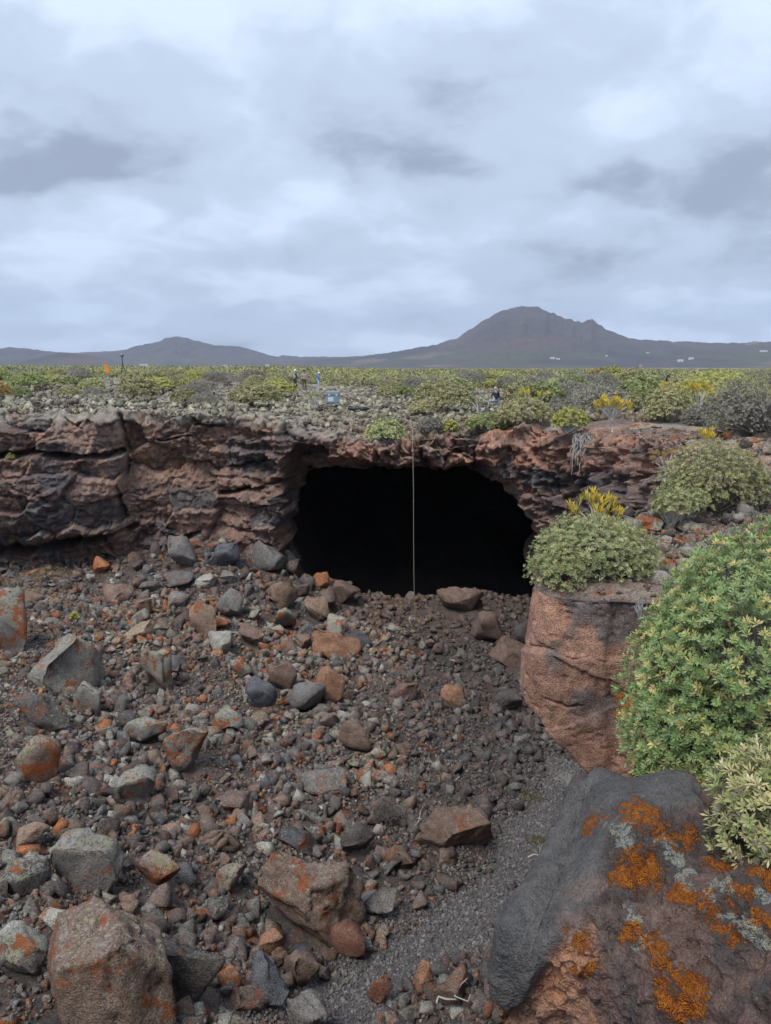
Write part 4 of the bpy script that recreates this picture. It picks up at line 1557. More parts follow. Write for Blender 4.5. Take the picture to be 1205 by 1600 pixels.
# gravel of the path
def gravel():
    rng = np.random.default_rng(47)
    X, Y = in_pit_view(85000, rng, -3, 7, 7, 20)
    pd = path_d(X, Y)
    ok = pd < .95 + .2 * noise3(X, Y, 0, 49)
    X, Y = X[ok], Y[ok]
    s = .017 * (1 + rng.pareto(3, len(X)))
    s = np.minimum(s, .05)
    C = np.concatenate([np.array([(.19, .18, .18)]) * rng.uniform(.6, 1.5, (len(X), 1)), np.zeros((len(X), 1))], 1)
    V, F, C = scatter(np.stack([X, Y, floor_h(X, Y) + s * .2], -1), s, C, rng, STONES[:1] + STONES[6:7])
    obj('path_gravel', mk_mesh('path_gravel', V, F, C, False, [M['stone']]), kind='stuff', label='fine grey gravel of the footpath through the pit', cat='gravel')


gravel()


# clinker of the plain
def clinker():
    rng = np.random.default_rng(53)
    n = 42000
    Y = 30 + 60 * rng.random(n) ** 1.7
    X = Y * rng.uniform(-.58, .58, n)
    ok = poly_sd(X, Y, PIT_POLY) < .05
    ok &= rng.random(n) < 1 - .6 * sstep(50, 85, Y)
    X, Y = X[ok], Y[ok]
    ok = ~((X > 1) & (X < 10.8) & (Y < 25))
    X, Y = X[ok], Y[ok]
    s = np.minimum(.06 * (1 + rng.pareto(2.3, len(X))), .30)
    Z = np.maximum(plain_h(X, Y), plain_base(X, Y) - .06) + s * .25
    n1 = fbm(X * .3, Y * .3, 0, 3, 55)
    pal = np.array([(.16, .125, .105), (.10, .085, .078), (.37, .36, .255), (.47, .455, .34), (.30, .285, .195)])
    C = pal[rng.choice(5, len(X), p=[.18, .17, .26, .2, .19])] * rng.uniform(.75, 1.25, (len(X), 1))
    red = sstep(3.0, 0.5, np.abs(Y - 31)) * sstep(-4, 0, X)
    C = lerp(C, (.2, .12, .09), red * .6)
    C = np.concatenate([C, (.8 * (1 - red) * rng.random(len(X)))[:, None]], 1)
    V, F, C = scatter(np.stack([X, Y, Z], -1), s, C, rng, [hull_shape(1500 + i, 6 + i % 3, (1, .8, .75)) for i in range(14)])
    obj('clinker', mk_mesh('clinker', V, F, C, False, [M['clinker']]), kind='stuff', label='rough lava clinker crusted with pale lichen on the plain', cat='clinker')


clinker()


# lava lumps with orange lichen on the right rim
LUMPS = [(1082, 905, 62, 34, .30, 'dark lava lump capped with orange lichen left of the large green bush'), (1108, 888, 44, 32, .26, 'rounded lava lump covered in orange lichen behind the capped one'),
         (1020, 902, 60, 30, .2, 'low brown lava lump right of the bush on the outcrop'), (1072, 948, 40, 16, .16, 'small flat orange lichen stone on top of the outcrop'),
         (1040, 945, 26, 12, .14, 'tiny orange lichen stone left of the flat one on the outcrop'), (1020, 838, 60, 34, .3, 'reddish lichen rock left of the small open grey-green bush'),
         (1165, 808, 50, 26, .3, 'lava rock with orange lichen right of the dead trunk'), (1055, 862, 50, 24, .25, 'lava lump with orange spots in front of the small open bush'),
         (1180, 700, 44, 16, .4, 'orange lichen rock under the large grey bush'), (1105, 683, 56, 16, .6, 'flat rock with deep orange lichen on the rim behind the wide bush'),
         (1085, 692, 40, 14, .5, 'low orange rock just left in front of the flat orange one'), (1010, 672, 50, 12, .5, 'rusty lichen rock on the rim left of the olive bush'),
         (1190, 855, 50, 22, .25, 'orange-spotted rock at the right edge above the large green bush'), (985, 1118, 50, 46, .3, 'dark rock ledge with orange lichen on the face of the outcrop')]
for i, (px, py, wp, hp_, dd, lab) in enumerate(LUMPS):
    if i == 13:
        continue
    b = ground_hit(px, py, plain_base, 2.5, 200)
    dist = float(np.linalg.norm(b - np.array([0, 0, CAM_Z])))
    w, h = wp / F_PX * dist, hp_ / F_PX * dist
    V, F = boulder_mesh(1700 + i, 26, (1, .9, .7), 4, .11)
    me = mk_mesh('lava_lump', V, F, None, False, [M['boulder']])
    o = boulder_obj('lava_lump', me, (b[0], b[1] + w * .3, b[2]), w, h, random.uniform(0, 6), (.13, .10, .088), 1.25, .15)
    tag(o, lab, 'rock', 'lichen rocks on the right rim')

# ------------------------------------------------------------------ vegetation
PAL = {
    'glauc': [((0.269, 0.392, 0.146), 5), ((0.336, 0.426, 0.19), 4), ((0.448, 0.47, 0.168), 2), ((0.65, 0.56, 0.224), 1.4), ((0.213, 0.314, 0.123), 2)],
    'yellowing': [((0.414, 0.414, 0.19), 4), ((0.538, 0.493, 0.246), 3), ((0.314, 0.37, 0.146), 3), ((0.616, 0.56, 0.336), 1.5), ((0.246, 0.224, 0.157), 2)],
    'green': [((0.25, 0.3, 0.125), 4), ((0.325, 0.362, 0.15), 4), ((0.413, 0.425, 0.2), 2)],
    'olive': [((0.346, 0.333, 0.166), 4), ((0.435, 0.41, 0.218), 3), ((0.269, 0.262, 0.141), 3), ((0.486, 0.435, 0.243), 1.5)],
    'lime': [((0.432, 0.432, 0.144), 4), ((0.528, 0.492, 0.156), 3), ((0.348, 0.372, 0.132), 3)],
    'greyish': [((0.276, 0.259, 0.23), 4), ((0.333, 0.31, 0.265), 3), ((0.241, 0.236, 0.172), 3)],
    'yellow': [((.62, .48, .08), 4), ((.68, .50, .07), 3), ((.50, .46, .12), 2)],
    'orange': [((.46, .30, .10), 3), ((.40, .26, .10), 3), ((.32, .26, .11), 3)],
    'sage': [((0.396, 0.418, 0.209), 4), ((0.506, 0.506, 0.242), 3), ((0.33, 0.374, 0.165), 3), ((0.22, 0.275, 0.121), 2), ((0.55, 0.517, 0.308), 1)],
    'straw': [((.42, .33, .21), 4), ((.33, .26, .17), 3)],
    'dullmoss': [((.17, .14, .07), 4), ((.13, .13, .06), 3), ((.22, .16, .10), 2)],
    'rust': [((.30, .15, .09), 4), ((.26, .17, .11), 3)],
}


def pick(pal, n, rng):
    cs = np.array([c for c, _ in PAL[pal]]); w = np.array([w for _, w in PAL[pal]], float)
    return cs[rng.choice(len(cs), n, p=w / w.sum())]


def rosettes(P, A, rng, length, width, nleaf, pal, spread=(.5, 1.25)):
    """leaf rosettes at P with axes A -> V, F(quads), C"""
    n = len(P)
    A = A / (np.linalg.norm(A, axis=1, keepdims=True) + 1e-9)
    ref = np.where(np.abs(A[:, 2:3]) < .9, np.array([[0, 0, 1.0]]), np.array([[1.0, 0, 0]]))
    U = np.cross(A, ref); U /= np.linalg.norm(U, axis=1, keepdims=True)
    Wv = np.cross(A, U)
    ph = (np.arange(nleaf)[None] * 2.39996 + rng.uniform(0, 6.28, (n, 1)))[..., None]
    el = rng.uniform(*spread, (n, nleaf, 1))
    rad = np.cos(ph) * U[:, None] + np.sin(ph) * Wv[:, None]
    tan = -np.sin(ph) * U[:, None] + np.cos(ph) * Wv[:, None]
    d = np.cos(el) * A[:, None] + np.sin(el) * rad
    L = length * rng.uniform(.7, 1.2, (n, nleaf, 1))
    base = P[:, None] + rad * length * .05 + A[:, None] * rng.uniform(-.25, .1, (n, nleaf, 1)) * length
    mid = base + d * L * .6
    tip = base + d * L - A[:, None] * L * .08
    side = tan * width * .5
    V = np.stack([base, mid - side, tip, mid + side], 2).reshape(-1, 3)
    F = np.arange(len(V)).reshape(-1, 4)
    c = pick(pal, n, rng)[:, None] * rng.uniform(.82, 1.18, (n, nleaf, 1))
    C = np.repeat(np.concatenate([c, np.ones((n, nleaf, 1))], -1).reshape(-1, 4), 4, 0)
    return V, F, C


def dome_points(lobes, n, rng, inner=.72, low=-.15, seed=0):
    """points and outward axes spread through the outer part of a union of ellipsoids"""
    vol = np.array([l[3] * l[4] * l[5] for l in lobes]) ** .67
    k = rng.choice(len(lobes), n, p=vol / vol.sum())
    L = np.array(lobes)[k]
    d = rng.normal(size=(n, 3)); d /= np.linalg.norm(d, axis=1, keepdims=True)
    d[:, 2] = np.where(d[:, 2] < low, -d[:, 2], d[:, 2])
    bumpy = 1 + .16 * fbm(d[:, 0] * 2.2 + k * 3, d[:, 1] * 2.2, d[:, 2] * 2.2, 3, seed + 7)
    rr = (inner + (1.03 - inner) * rng.random(n) ** .6) * bumpy
    P = L[:, :3] + d * rr[:, None] * L[:, 3:6]
    A = d / L[:, 3:6]
    A = A / np.linalg.norm(A, axis=1, keepdims=True) + np.array([0, 0, .55])
    keep = np.ones(n, bool)
    for j, l in enumerate(lobes):
        q = (P - np.array(l[:3])) / np.array(l[3:6])
        keep &= ~((np.linalg.norm(q, axis=1) < .6) & (k != j))
    return P[keep], A[keep]


def twig_paths(P, base, rng, r0=.012, r1=.003, jit=.06, npts=6):
    out = []
    t = np.linspace(0, 1, npts)[:, None]
    for p in P:
        b = base[rng.integers(len(base))]
        ctrl = b + (p - b) * rng.uniform(.35, .6) + rng.normal(size=3) * jit
        ctrl[2] += .12 * np.linalg.norm(p - b)
        q = (1 - t) ** 2 * b + 2 * t * (1 - t) * ctrl + t ** 2 * p
        q[1:-1] += rng.normal(size=(npts - 2, 3)) * jit * .18
        out.append((q, np.linspace(r0, r1, npts)))
    return out


def shrub(name, loc, lobes, n, leaf, width, nleaf, pal, label, group=None, ntwig=80, seed=1, twig='twig', r0=.014, inner=.7, low=-.15, base_spread=.12, kind_cat='shrub', foot=None, spread=(.5, 1.25)):
    """a shrub at loc (lobes are relative to loc): parts foliage and branches"""
    rng = np.random.default_rng(seed)
    e = obj(name, None, loc=loc, label=label, cat=kind_cat, group=group)
    e.empty_display_size = .1
    P, A = dome_points(lobes, n, rng, inner, low, seed)
    V, F, C = rosettes(P, A, rng, leaf, width, nleaf, pal, spread)
    f = obj('foliage', mk_mesh('foliage', V, F, C, False, [M['leaf']]), e, kind='stuff')
    c0 = np.array(lobes[0][:2])
    base = np.stack([c0[0] + rng.normal(size=6) * base_spread, c0[1] + rng.normal(size=6) * base_spread, np.full(6, -.05)], -1) if foot is None else np.array(foot)
    sel = P[rng.choice(len(P), min(ntwig, len(P)), replace=False)]
    V, F = tubes(twig_paths(sel, base, rng, r0, r0 * .25, .05 * np.mean(lobes[0][3:6])), 4)
    obj('branches', mk_mesh('branches', V, F, None, True, [M[twig]]), e)
    return e


def kleinia(name, loc, tufts, leaf, width, nleaf, pal, label, seed=1, r0=.02, group=None, twig='pale_stem'):
    """succulent shrub: thick pale forked stems, tufts of narrow leaves at their ends"""
    rng = np.random.default_rng(seed)
    e = obj(name, None, loc=loc, label=label, cat='succulent shrub', group=group)
    T_ = np.array(tufts, float)
    fork = np.array([T_[:, 0].mean() * .4, T_[:, 1].mean() * .4, T_[:, 2].max() * .35])
    paths = [(np.stack([np.zeros(3) - [0, 0, .05], fork * .5 + [0.01, 0, 0], fork]), [r0 * 1.3, r0 * 1.1, r0])]
    paths += twig_paths(T_, fork[None], rng, r0, r0 * .6, .03, 5)
    V, F = tubes(paths, 5 if r0 > .03 else 4)
    obj('stems', mk_mesh('stems', V, F, None, True, [M[twig]]), e)
    A = T_ - fork + np.array([0, 0, .25])
    P = np.concatenate([T_ + rng.normal(size=T_.shape) * leaf * .35 for _ in range(5)])
    V, F, C = rosettes(P, np.concatenate([A] * 5), rng, leaf, width, nleaf, pal, (.1, .95))
    obj('leaf_tufts', mk_mesh('leaf_tufts', V, F, C, False, [M['leaf']]), e, kind='stuff')
    return e


def on_rim(px, py):
    p = ground_hit(px, py, lambda a, b: plain_base(a, b), 2.5, 400)
    return p


def rim_clinker():
    rng = np.random.default_rng(151)
    X = rng.uniform(1.6, 10.8, 16000); Y = np.where(rng.random(16000) < .5, rng.uniform(7.5, 13, 16000), rng.uniform(7.5, 25, 16000))
    ok = poly_sd(X, Y, PIT_POLY) < -.1
    ok &= (Y + .25 * X > 10.0) | (rng.random(16000) < .5)
    X, Y = X[ok], Y[ok]
    s = np.minimum(.022 * (1 + rng.pareto(1.7, len(X))), .2)
    pal = np.array([(.15, .12, .105), (.10, .085, .08), (.26, .235, .20), (.20, .13, .10), (.34, .13, .05)])
    C = pal[rng.choice(5, len(X), p=[.32, .25, .26, .14, .03])] * rng.uniform(.75, 1.25, (len(X), 1))
    C = np.concatenate([C, rng.uniform(.2, .9, (len(X), 1))], 1)
    V, F, C = scatter(np.stack([X, Y, rim_h(X, Y) + s * .2], -1), s, C, rng)
    obj('rim_rubble', mk_mesh('rim_rubble', V, F, C, False, [M['ground']]), kind='stuff', label='small lava stones with orange lichen on the right rim', cat='rubble')


rim_clinker()

# --- close shrubs on the right
p = np.array([2.42, 4.35, -.1])
shrub('spurge_shrub', p, [(0, 0, .3, .98, .8, 1.02), (-.62, -.25, .12, .38, .35, .42), (-.42, .1, .42, .45, .4, .42), (-.78, -.36, -.05, .22, .2, .26), (.5, -.3, .2, .6, .5, .7)], 10500, .037, .0105, 9, 'glauc',
      'large leafy green spurge bush on the right edge beside the lichen rock', ntwig=420, seed=3, r0=.012, inner=.74, low=-.3, base_spread=.3)
p = at_z(1225, 1345, .1)
shrub('spurge_shrub', p, [(0, .05, .22, .30, .28, .28), (-.14, -.02, .1, .17, .16, .2)], 760, .042, .010, 9, 'yellowing', 'smaller yellowing spurge bush low at right edge, in front of the large green one', ntwig=130, seed=5, r0=.009, inner=.55, low=-.35)
p = on_rim(925, 905)
shrub('spurge_shrub', p, [(0, 0, .28, .72, .6, .48), (-.42, -.2, .12, .38, .35, .36), (.5, .05, .15, .35, .35, .3)], 3300, .042, .011, 8, 'sage', 'rounded grey-green spurge bush on top of the overhanging outcrop', ntwig=420, seed=7, r0=.009, inner=.5, low=-.3)
p = on_rim(928, 872)
kleinia('verode', p, [(-.22, 0, .62), (-.1, .05, .72), (.02, 0, .78), (.12, -.05, .66), (.2, .05, .72), (-.02, -.12, .6), (.22, -.1, .6), (.08, -.2, .45), (.2, -.25, .4)], .13, .013, 9, 'yellow',
        'bright yellow narrow-leaved succulent poking out behind the bush on the outcrop', seed=9, r0=.018)
p = on_rim(1118, 812)
shrub('spurge_shrub', p, [(0, .2, .45, .82, .7, .66), (-.42, -.05, .3, .45, .4, .45), (.45, .1, .35, .45, .4, .5)], 3600, .042, .013, 7, 'yellowing', 'wide yellow-flecked spurge bush behind the grey dead wood', ntwig=420, seed=11, r0=.010, inner=.5, low=-.2)
p = on_rim(1112, 800) + np.array([0, .35, 0])
kleinia('verode', p, [(-.05, .1, 1.13), (.06, .05, 1.16), (.0, .0, 1.1), (.1, .1, 1.1)], .10, .016, 10, 'yellow', 'small yellow tuft rising from the top of the wide yellow-flecked bush', seed=13, r0=.014)
p = on_rim(1070, 832)
shrub('spurge_shrub', p, [(-.12, 0, .34, .36, .3, .26), (.1, .05, .4, .22, .22, .2)], 520, .05, .015, 8, 'sage', 'small open grey-green bush with bare pale stems in front of the wide one', ntwig=70, seed=15, r0=.008, twig='pale_stem', inner=.35, base_spread=.06)
p = on_rim(1040, 752)
kleinia('verode', p, [(-.25, 0, .42), (-.15, .05, .5), (.0, .02, .48), (.1, 0, .55)], .11, .016, 8, 'orange', 'little forked succulent with orange-yellow tips left of the wide bush', seed=17, r0=.016)


def bare_twigs(name, loc, R, H, n, label, seed, twig='pale_stem', r0=.008, cat='dead shrub'):
    rng = np.random.default_rng(seed)
    P, A = dome_points([(0, 0, H * .3, R, R, H * .7)], n, rng, .6, .0, seed)
    base = np.stack([rng.normal(size=5) * R * .15, rng.normal(size=5) * R * .15, np.full(5, -.03)], -1)
    ps = twig_paths(P, base, rng, r0, r0 * .35, R * .12)
    ps2 = []
    for q, r in ps:
        m = q[len(q) // 2 + 1]
        ps2.append((np.stack([m, m + (q[-1] - m) * .6 + rng.normal(size=3) * R * .12, q[-1] + rng.normal(size=3) * R * .25]), [r0 * .5, r0 * .4, r0 * .25]))
    V, F = tubes(ps + ps2, 4)
    return obj(name, mk_mesh(name, V, F, None, True, [M[twig]]), loc=loc, label=label, cat=cat)


bare_twigs('dry_shrub', on_rim(1140, 862), .28, .28, 130, 'tangle of bare pale twigs behind the large green bush', 21)
bare_twigs('dry_shrub', on_rim(1066, 978), .16, .2, 60, 'small bare forked twig plant on the right end of the outcrop', 23, r0=.007)
bare_twigs('dry_shrub', on_rim(1000, 962), .07, .2, 18, 'single thin grey twig plant on the outcrop edge', 25, r0=.005)
bare_twigs('dry_shrub', on_rim(1180, 845), .2, .2, 60, 'low bare twigs at right edge above the large green bush', 27)


# grey dead wood
def dead_wood(loc):
    rng = np.random.default_rng(31)
    e = obj('dead_wood', None, loc=loc, label='weathered grey dead trunk with twisted fallen branches under the wide bush', cat='dead wood')

    def walk(p, d, r, n, step, wig):
        pts, rad = [p], [r]
        for i in range(n):
            d = d + rng.normal(size=3) * wig
            d = d / np.linalg.norm(d)
            p = p + d * step
            pts.append(p); rad.append(r * (1 - .75 * (i + 1) / n))
        return np.array(pts), np.array(rad), d
    paths = []
    for dx in (-.05, .0, .05, .08):
        a, r, d = walk(np.array([dx, 0, -.05]), np.array([-.25 + dx * 2, 0, 1.0]), .032, 7, .075, .12)
        paths.append((a, r))
    main = paths[0][0]
    for k in range(5):
        a, r, d = walk(main[2 + k % 4], np.array([rng.uniform(-1, 1), rng.uniform(-.3, .2), .8]), .02, 6, .07, .25)
        paths.append((a, r))
    V, F = tubes(paths, 6)
    obj('trunk', mk_mesh('trunk', V, F, None, True, [M['pale_stem']]), e)
    for k in range(15):
        st = np.array([rng.uniform(-.35, .55), rng.uniform(-.35, .1), rng.uniform(.0, .08)])
        a, r, d = walk(st, np.array([rng.choice([-1, 1]) * rng.uniform(.5, 1), rng.uniform(-.4, .3), rng.uniform(-.05, .35)]), rng.uniform(.012, .026), 8, .06, .28)
        a[:, 2] = np.maximum(a[:, 2], .01)
        V, F = tubes([(a, r)], 5)
        obj('branch', mk_mesh('branch', V, F, None, True, [M['pale_stem']]), e)


dead_wood(on_rim(1150, 806))

# --- shrubs of the right rim further back and along the lip
def rim_bush(px, py, R, H, n, leaf, pal, label, seed, twig='twig', ntwig=90, width=.4, nleaf=7, lobes=None, inner=.7, r0=.016):
    p = on_rim(px, py)
    lobes = lobes or [(0, 0, H * .35, R, R * .85, H * .62), (-R * .5, -.1, H * .25, R * .55, R * .5, H * .5), (R * .5, 0, H * .28, R * .55, R * .5, H * .5)]
    return shrub('shrub', p, lobes, n, leaf, leaf * width, nleaf, pal, label, ntwig=ntwig, seed=seed, twig=twig, inner=inner, r0=r0)


rim_bush(1045, 664, .95, 1.5, 1100, .085, 'olive', 'olive bush with yellow succulent tufts behind it on the right rim', 41)
rim_bush(1195, 690, 1.75, 2.15, 2600, .06, 'greyish', 'large grey twiggy bush at the right picture edge', 43, ntwig=420, r0=.02, nleaf=6)
rim_bush(1120, 652, 2.1, 2.2, 2600, .10, 'lime', 'broad yellow-green bush forming the skyline at right', 45)
rim_bush(1150, 680, .9, 1.0, 700, .08, 'green', 'fresh green bush squeezed between the yellow-green and grey ones at right', 47)
rim_bush(890, 674, .62, .85, 600, .09, 'lime', 'bright yellow-green bush on the lip right of the cave', 49, twig='pale_stem')
rim_bush(762, 673, .85, .7, 800, .09, 'green', 'green bush on the lip below the seated person', 51)
rim_bush(820, 668, 1.05, 1.15, 1000, .09, 'olive', 'olive bush on the lip right of the green one', 53)
rim_bush(703, 677, .33, .55, 300, .08, 'lime', 'small lime-coloured bush on the lip right of the rope', 55)
rim_bush(672, 682, .5, .85, 500, .06, 'greyish', 'grey twiggy bush on the lip beside the rope', 57, ntwig=160)
rim_bush(602, 692, .55, .7, 600, .08, 'sage', 'pale sage bush hanging over the lip left of the rope', 59)
rim_bush(880, 655, .8, .9, 600, .06, 'greyish', 'grey-brown twiggy bush behind the bright yellow-green one', 61, ntwig=200)
rim_bush(990, 640, 1.0, 1.1, 700, .09, 'green', 'green bush behind the flowering succulent on the lip', 63)
rim_bush(930, 640, .9, .9, 500, .08, 'greyish', 'greyish bush just behind the flowering succulent', 65, ntwig=160)
rim_bush(1090, 668, .6, .8, 500, .07, 'greyish', 'bare greyish bush right of the olive one on the rim', 67, ntwig=180)


def klein_px(px, py, spread, h, nt, leaf, pal, label, seed, r0=.03):
    p = on_rim(px, py)
    rng = np.random.default_rng(seed)
    tf = [(rng.uniform(-spread, spread), rng.uniform(-spread, spread) * .6, h * rng.uniform(.75, 1.05)) for _ in range(nt)]
    return kleinia('verode', p, tf, leaf, leaf * .2, 9, pal, label, seed, r0)


klein_px(957, 676, .55, 1.05, 16, .17, 'yellow', 'flowering succulent with yellow crown and pale stems on the lip right of the cave', 71)
klein_px(1058, 650, .7, 1.45, 16, .17, 'yellow', 'yellow-crowned succulent rising behind the olive bush on the rim', 73)
klein_px(1090, 664, .35, 1.4, 8, .17, 'yellow', 'yellow-crowned succulent with tall pale forked stem on the right rim', 75)
klein_px(602, 676, .45, .55, 9, .11, 'lime', 'pale-stemmed succulent behind the sage bush at the lip', 77)
klein_px(835, 664, .5, 1.2, 9, .13, 'yellow', 'succulent with a yellow top sticking out of the olive bush on the lip', 79)
klein_px(748, 655, .35, .8, 6, .1, 'sage', 'bare pale forked succulent left of the seated person', 81)
klein_px(492, 648, .4, .9, 7, .1, 'sage', 'bare pale forked succulent left of the grey case', 83)


# hanging root mass
def hanging_roots():
    rng = np.random.default_rng(87)
    x, y, nx, ny = rim_at(np.array([rim_s_near(7.25, 26.0)]))
    top = np.array([x[0] + nx[0] * .35, y[0] + ny[0] * .35, plain_base(x[0], y[0]) - .05])
    ps = []
    for k in range(46):
        a = top + np.array([rng.uniform(-.45, .35), rng.uniform(-.1, .1), 0])
        L = rng.uniform(.5, 1.45)
        n = 8
        q = [a]
        for i in range(n):
            q.append(q[-1] + np.array([rng.normal() * .045 + .012, rng.normal() * .03 - .01, -L / n]))
        ps.append((np.array(q) + np.array([nx[0], ny[0], 0]) * np.linspace(.05, .35, n + 1)[:, None], np.linspace(.018, .006, n + 1)))
    V, F = tubes(ps, 4)
    obj('hanging_roots', mk_mesh('hanging_roots', V - top, F, None, True, [M['pale_stem']]), loc=top, label='pale tangle of dead roots hanging over the cliff right of the cave', cat='roots')


hanging_roots()

# --- shrubs scattered over the plain
def plain_shrub_mesh(kind, seed, n=800, leaf=.075):
    rng = np.random.default_rng(seed)
    lob = [(0, 0, .2, .5, .5, .42)] + [(rng.uniform(-.3, .3), rng.uniform(-.3, .3), .2, .32, .32, .33) for _ in range(3)]
    P, A = dome_points(lob, n, rng, .75, -.1, seed)
    V, F, C = rosettes(P, A, rng, leaf, leaf * (.55 if kind != 'greyish' else .28), 4, kind, (.5, 1.3))
    V[:, 2] = np.maximum(V[:, 2], -.1)
    me = mk_mesh('shrub', V, F, C, False, [M['leaf']])
    return me


KINDS = [('olive', 'olive green', .28), ('green', 'fresh green', .18), ('lime', 'yellow-green', .2), ('greyish', 'grey twiggy', .2), ('sage', 'pale sage', .12), ('orange', 'rusty orange', .02)]
PSH = {k: [plain_shrub_mesh(k, 500 + 10 * i + j) for j in range(3)] for i, (k, _, _) in enumerate(KINDS)}
PLACE = [(-80, 150, 'at the far left of the plain'), (150, 300, 'on the plain below the tripod'), (300, 440, 'left of the three standing people'), (440, 540, 'around the three standing people'),
         (540, 680, 'on the plain behind the cave lip'), (680, 760, 'left of the seated person'), (760, 900, 'right of the seated person'), (900, 1000, 'left of the two stooping people'), (1000, 1400, 'on the plain at far right')]
_rng = np.random.default_rng(91)
placed = []
cnt = 0
PEOPLE_XY = []
for tries in range(6000):
    if cnt >= 262:
        break
    y = 33.5 + 52 * _rng.random() ** 1.15
    x = y * _rng.uniform(-.56, .56)
    z = float(plain_base(x, y))
    px, py = proj(np.array([x, y, z]))
    if float(poly_sd(np.array([x]), np.array([y]), PIT_POLY)[0]) > -1.0:
        continue
    dens = .25 + .75 * float(sstep(36, 62, np.array(y))) * 1.0
    if px < 640 and y < 50: dens *= .6
    if 540 < px < 740 and y < 50: dens *= .35
    if px > 800: dens = 1
    if _rng.random() > dens:
        continue
    d = _rng.uniform(1.0, 2.3) * (1.15 if px > 700 else .95)
    if any((x - a) ** 2 + (y - b) ** 2 < (.42 * (d + c)) ** 2 for a, b, c in placed):
        continue
    if (445 < px < 585 and 600 < py < 662) or (735 < px < 815 and 612 < py < 680) or (165 < px < 215 and y < 68) or (1005 < px < 1062):
        continue
    k = int(_rng.choice(len(KINDS), p=[w for _, _, w in KINDS]))
    key, word, _ = KINDS[k]
    hs = d * _rng.uniform(.75, 1.1) * (.82 if px < 600 else 1)
    o = obj('shrub', PSH[key][int(_rng.integers(3))], loc=(x, y, z - .02 + .1), rz=_rng.uniform(0, 6.28))
    o.scale = (d, d, hs * 1.05)
    where = next((w for a, b, w in PLACE if a <= px < b), 'on the plain')
    sz = 'large' if d > 1.8 else 'small' if d < 1.35 else 'medium'
    row = 'near the edge' if y < 45 else 'midway' if y < 62 else 'further back'
    tag(o, '%s %s shrub %s, %s' % (sz, word, where, row), 'shrub', 'shrubs scattered over the lava plain')
    placed.append((x, y, d)); cnt += 1


def far_scrub():
    rng = np.random.default_rng(95)
    Vs, Fs, Cs, o = [], [], [], 0
    n = 6800
    Y = 74 + 270 * rng.random(n) ** 1.25
    X = Y * rng.uniform(-.56, .56, n)
    # a few more between the individual ones
    kinds = [k for k, _, _ in KINDS[:5]]
    kk = rng.choice(5, n, p=[.34, .12, .32, .14, .08])
    D = rng.uniform(1.3, 3.0, n)
    qx = 602.5 + 1200 * X / Y
    ok = ~((qx > 1008) & (qx < 1056) & (Y < 93))
    X, Y, kk, D = X[ok], Y[ok], kk[ok], D[ok]
    Z = plain_base(X, Y) - .1
    for j, kn in enumerate(kinds):
        for lo, hi, m in ((74, 110, 42), (110, 400, 20)):
            s = (kk == j) & (Y >= lo) & (Y < hi)
            ns = int(s.sum())
            d = rng.normal(size=(ns * m, 3)); d /= np.linalg.norm(d, axis=1, keepdims=True)
            d[:, 2] = np.abs(d[:, 2])
            rr = rng.uniform(.75, 1.08, (ns * m, 1))
            S = np.repeat(D[s], m)[:, None]
            P = np.repeat(np.stack([X[s], Y[s], Z[s]], -1), m, 0) + d * rr * S * np.array([.5, .5, .42])
            lf = .30 if m > 30 else .5
            V, F, C = rosettes(P, d + np.array([0, 0, .4]), rng, lf, lf * .6, 2, kn, (.6, 1.4))
            Vs.append(V); Fs.append(F + o); Cs.append(C); o += len(V)
    obj('far_scrub', mk_mesh('far_scrub', np.concatenate(Vs), np.concatenate(Fs), np.concatenate(Cs), False, [M['leaf']]), kind='stuff',
        label='distant yellow-green scrub covering the plain towards the mountains', cat='scrub')


far_scrub()

# --- small plants in the pit and on the cliff
def sprout(px, py, fn, H, R, pal, label, seed, n=40, leaf=.12, y=None):
    p = ground_hit(px, py, fn, 4, 60) if y is None else at_y(px, py, y)
    return shrub('small_plant', p, [(0, 0, H * .7, R, R, H * .4)], n, leaf, leaf * .25, 7, pal, label, ntwig=10, seed=seed, r0=.012, inner=.2, kind_cat='plant', base_spread=.02)


sprout(18, 728, None, .42, .16, 'lime', 'single bright green plant on the ledge of the left cliff', 101, y=30.0)
sprout(118, 978, floor_base, .38, .12, 'lime', 'small light green sprout on the upper left slope', 103)
sprout(640, 1068, floor_base, .25, .2, 'green', 'tiny green plant among stones below the cave', 105, 30)


def grass_tuft(name, px, py, R, H, n, pal, label, seed, fn=floor_base):
    rng = np.random.default_rng(seed)
    p = ground_hit(px, py, fn, 4, 60)
    a = rng.uniform(0, 6.28, n); r = R * np.sqrt(rng.random(n)) * (.75 + .5 * fbm(np.cos(a) * 1.5 + seed, np.sin(a) * 1.5, 0, 2, seed)) * rng.uniform(.5, 1.3, n)
    X, Y = p[0] + r * np.cos(a), p[1] + r * np.sin(a)
    P = np.stack([X - p[0], Y - p[1], floor_h(X, Y) - p[2] + .01], -1)
    A = np.stack([np.cos(a) * .35, np.sin(a) * .35, np.ones(n)], -1)
    V, F, C = rosettes(P, A, rng, H, .012, 5, pal, (.1, .8))
    obj(name, mk_mesh(name, V, F, C, False, [M['leaf']]), loc=p, label=label, cat='grass', kind='stuff')


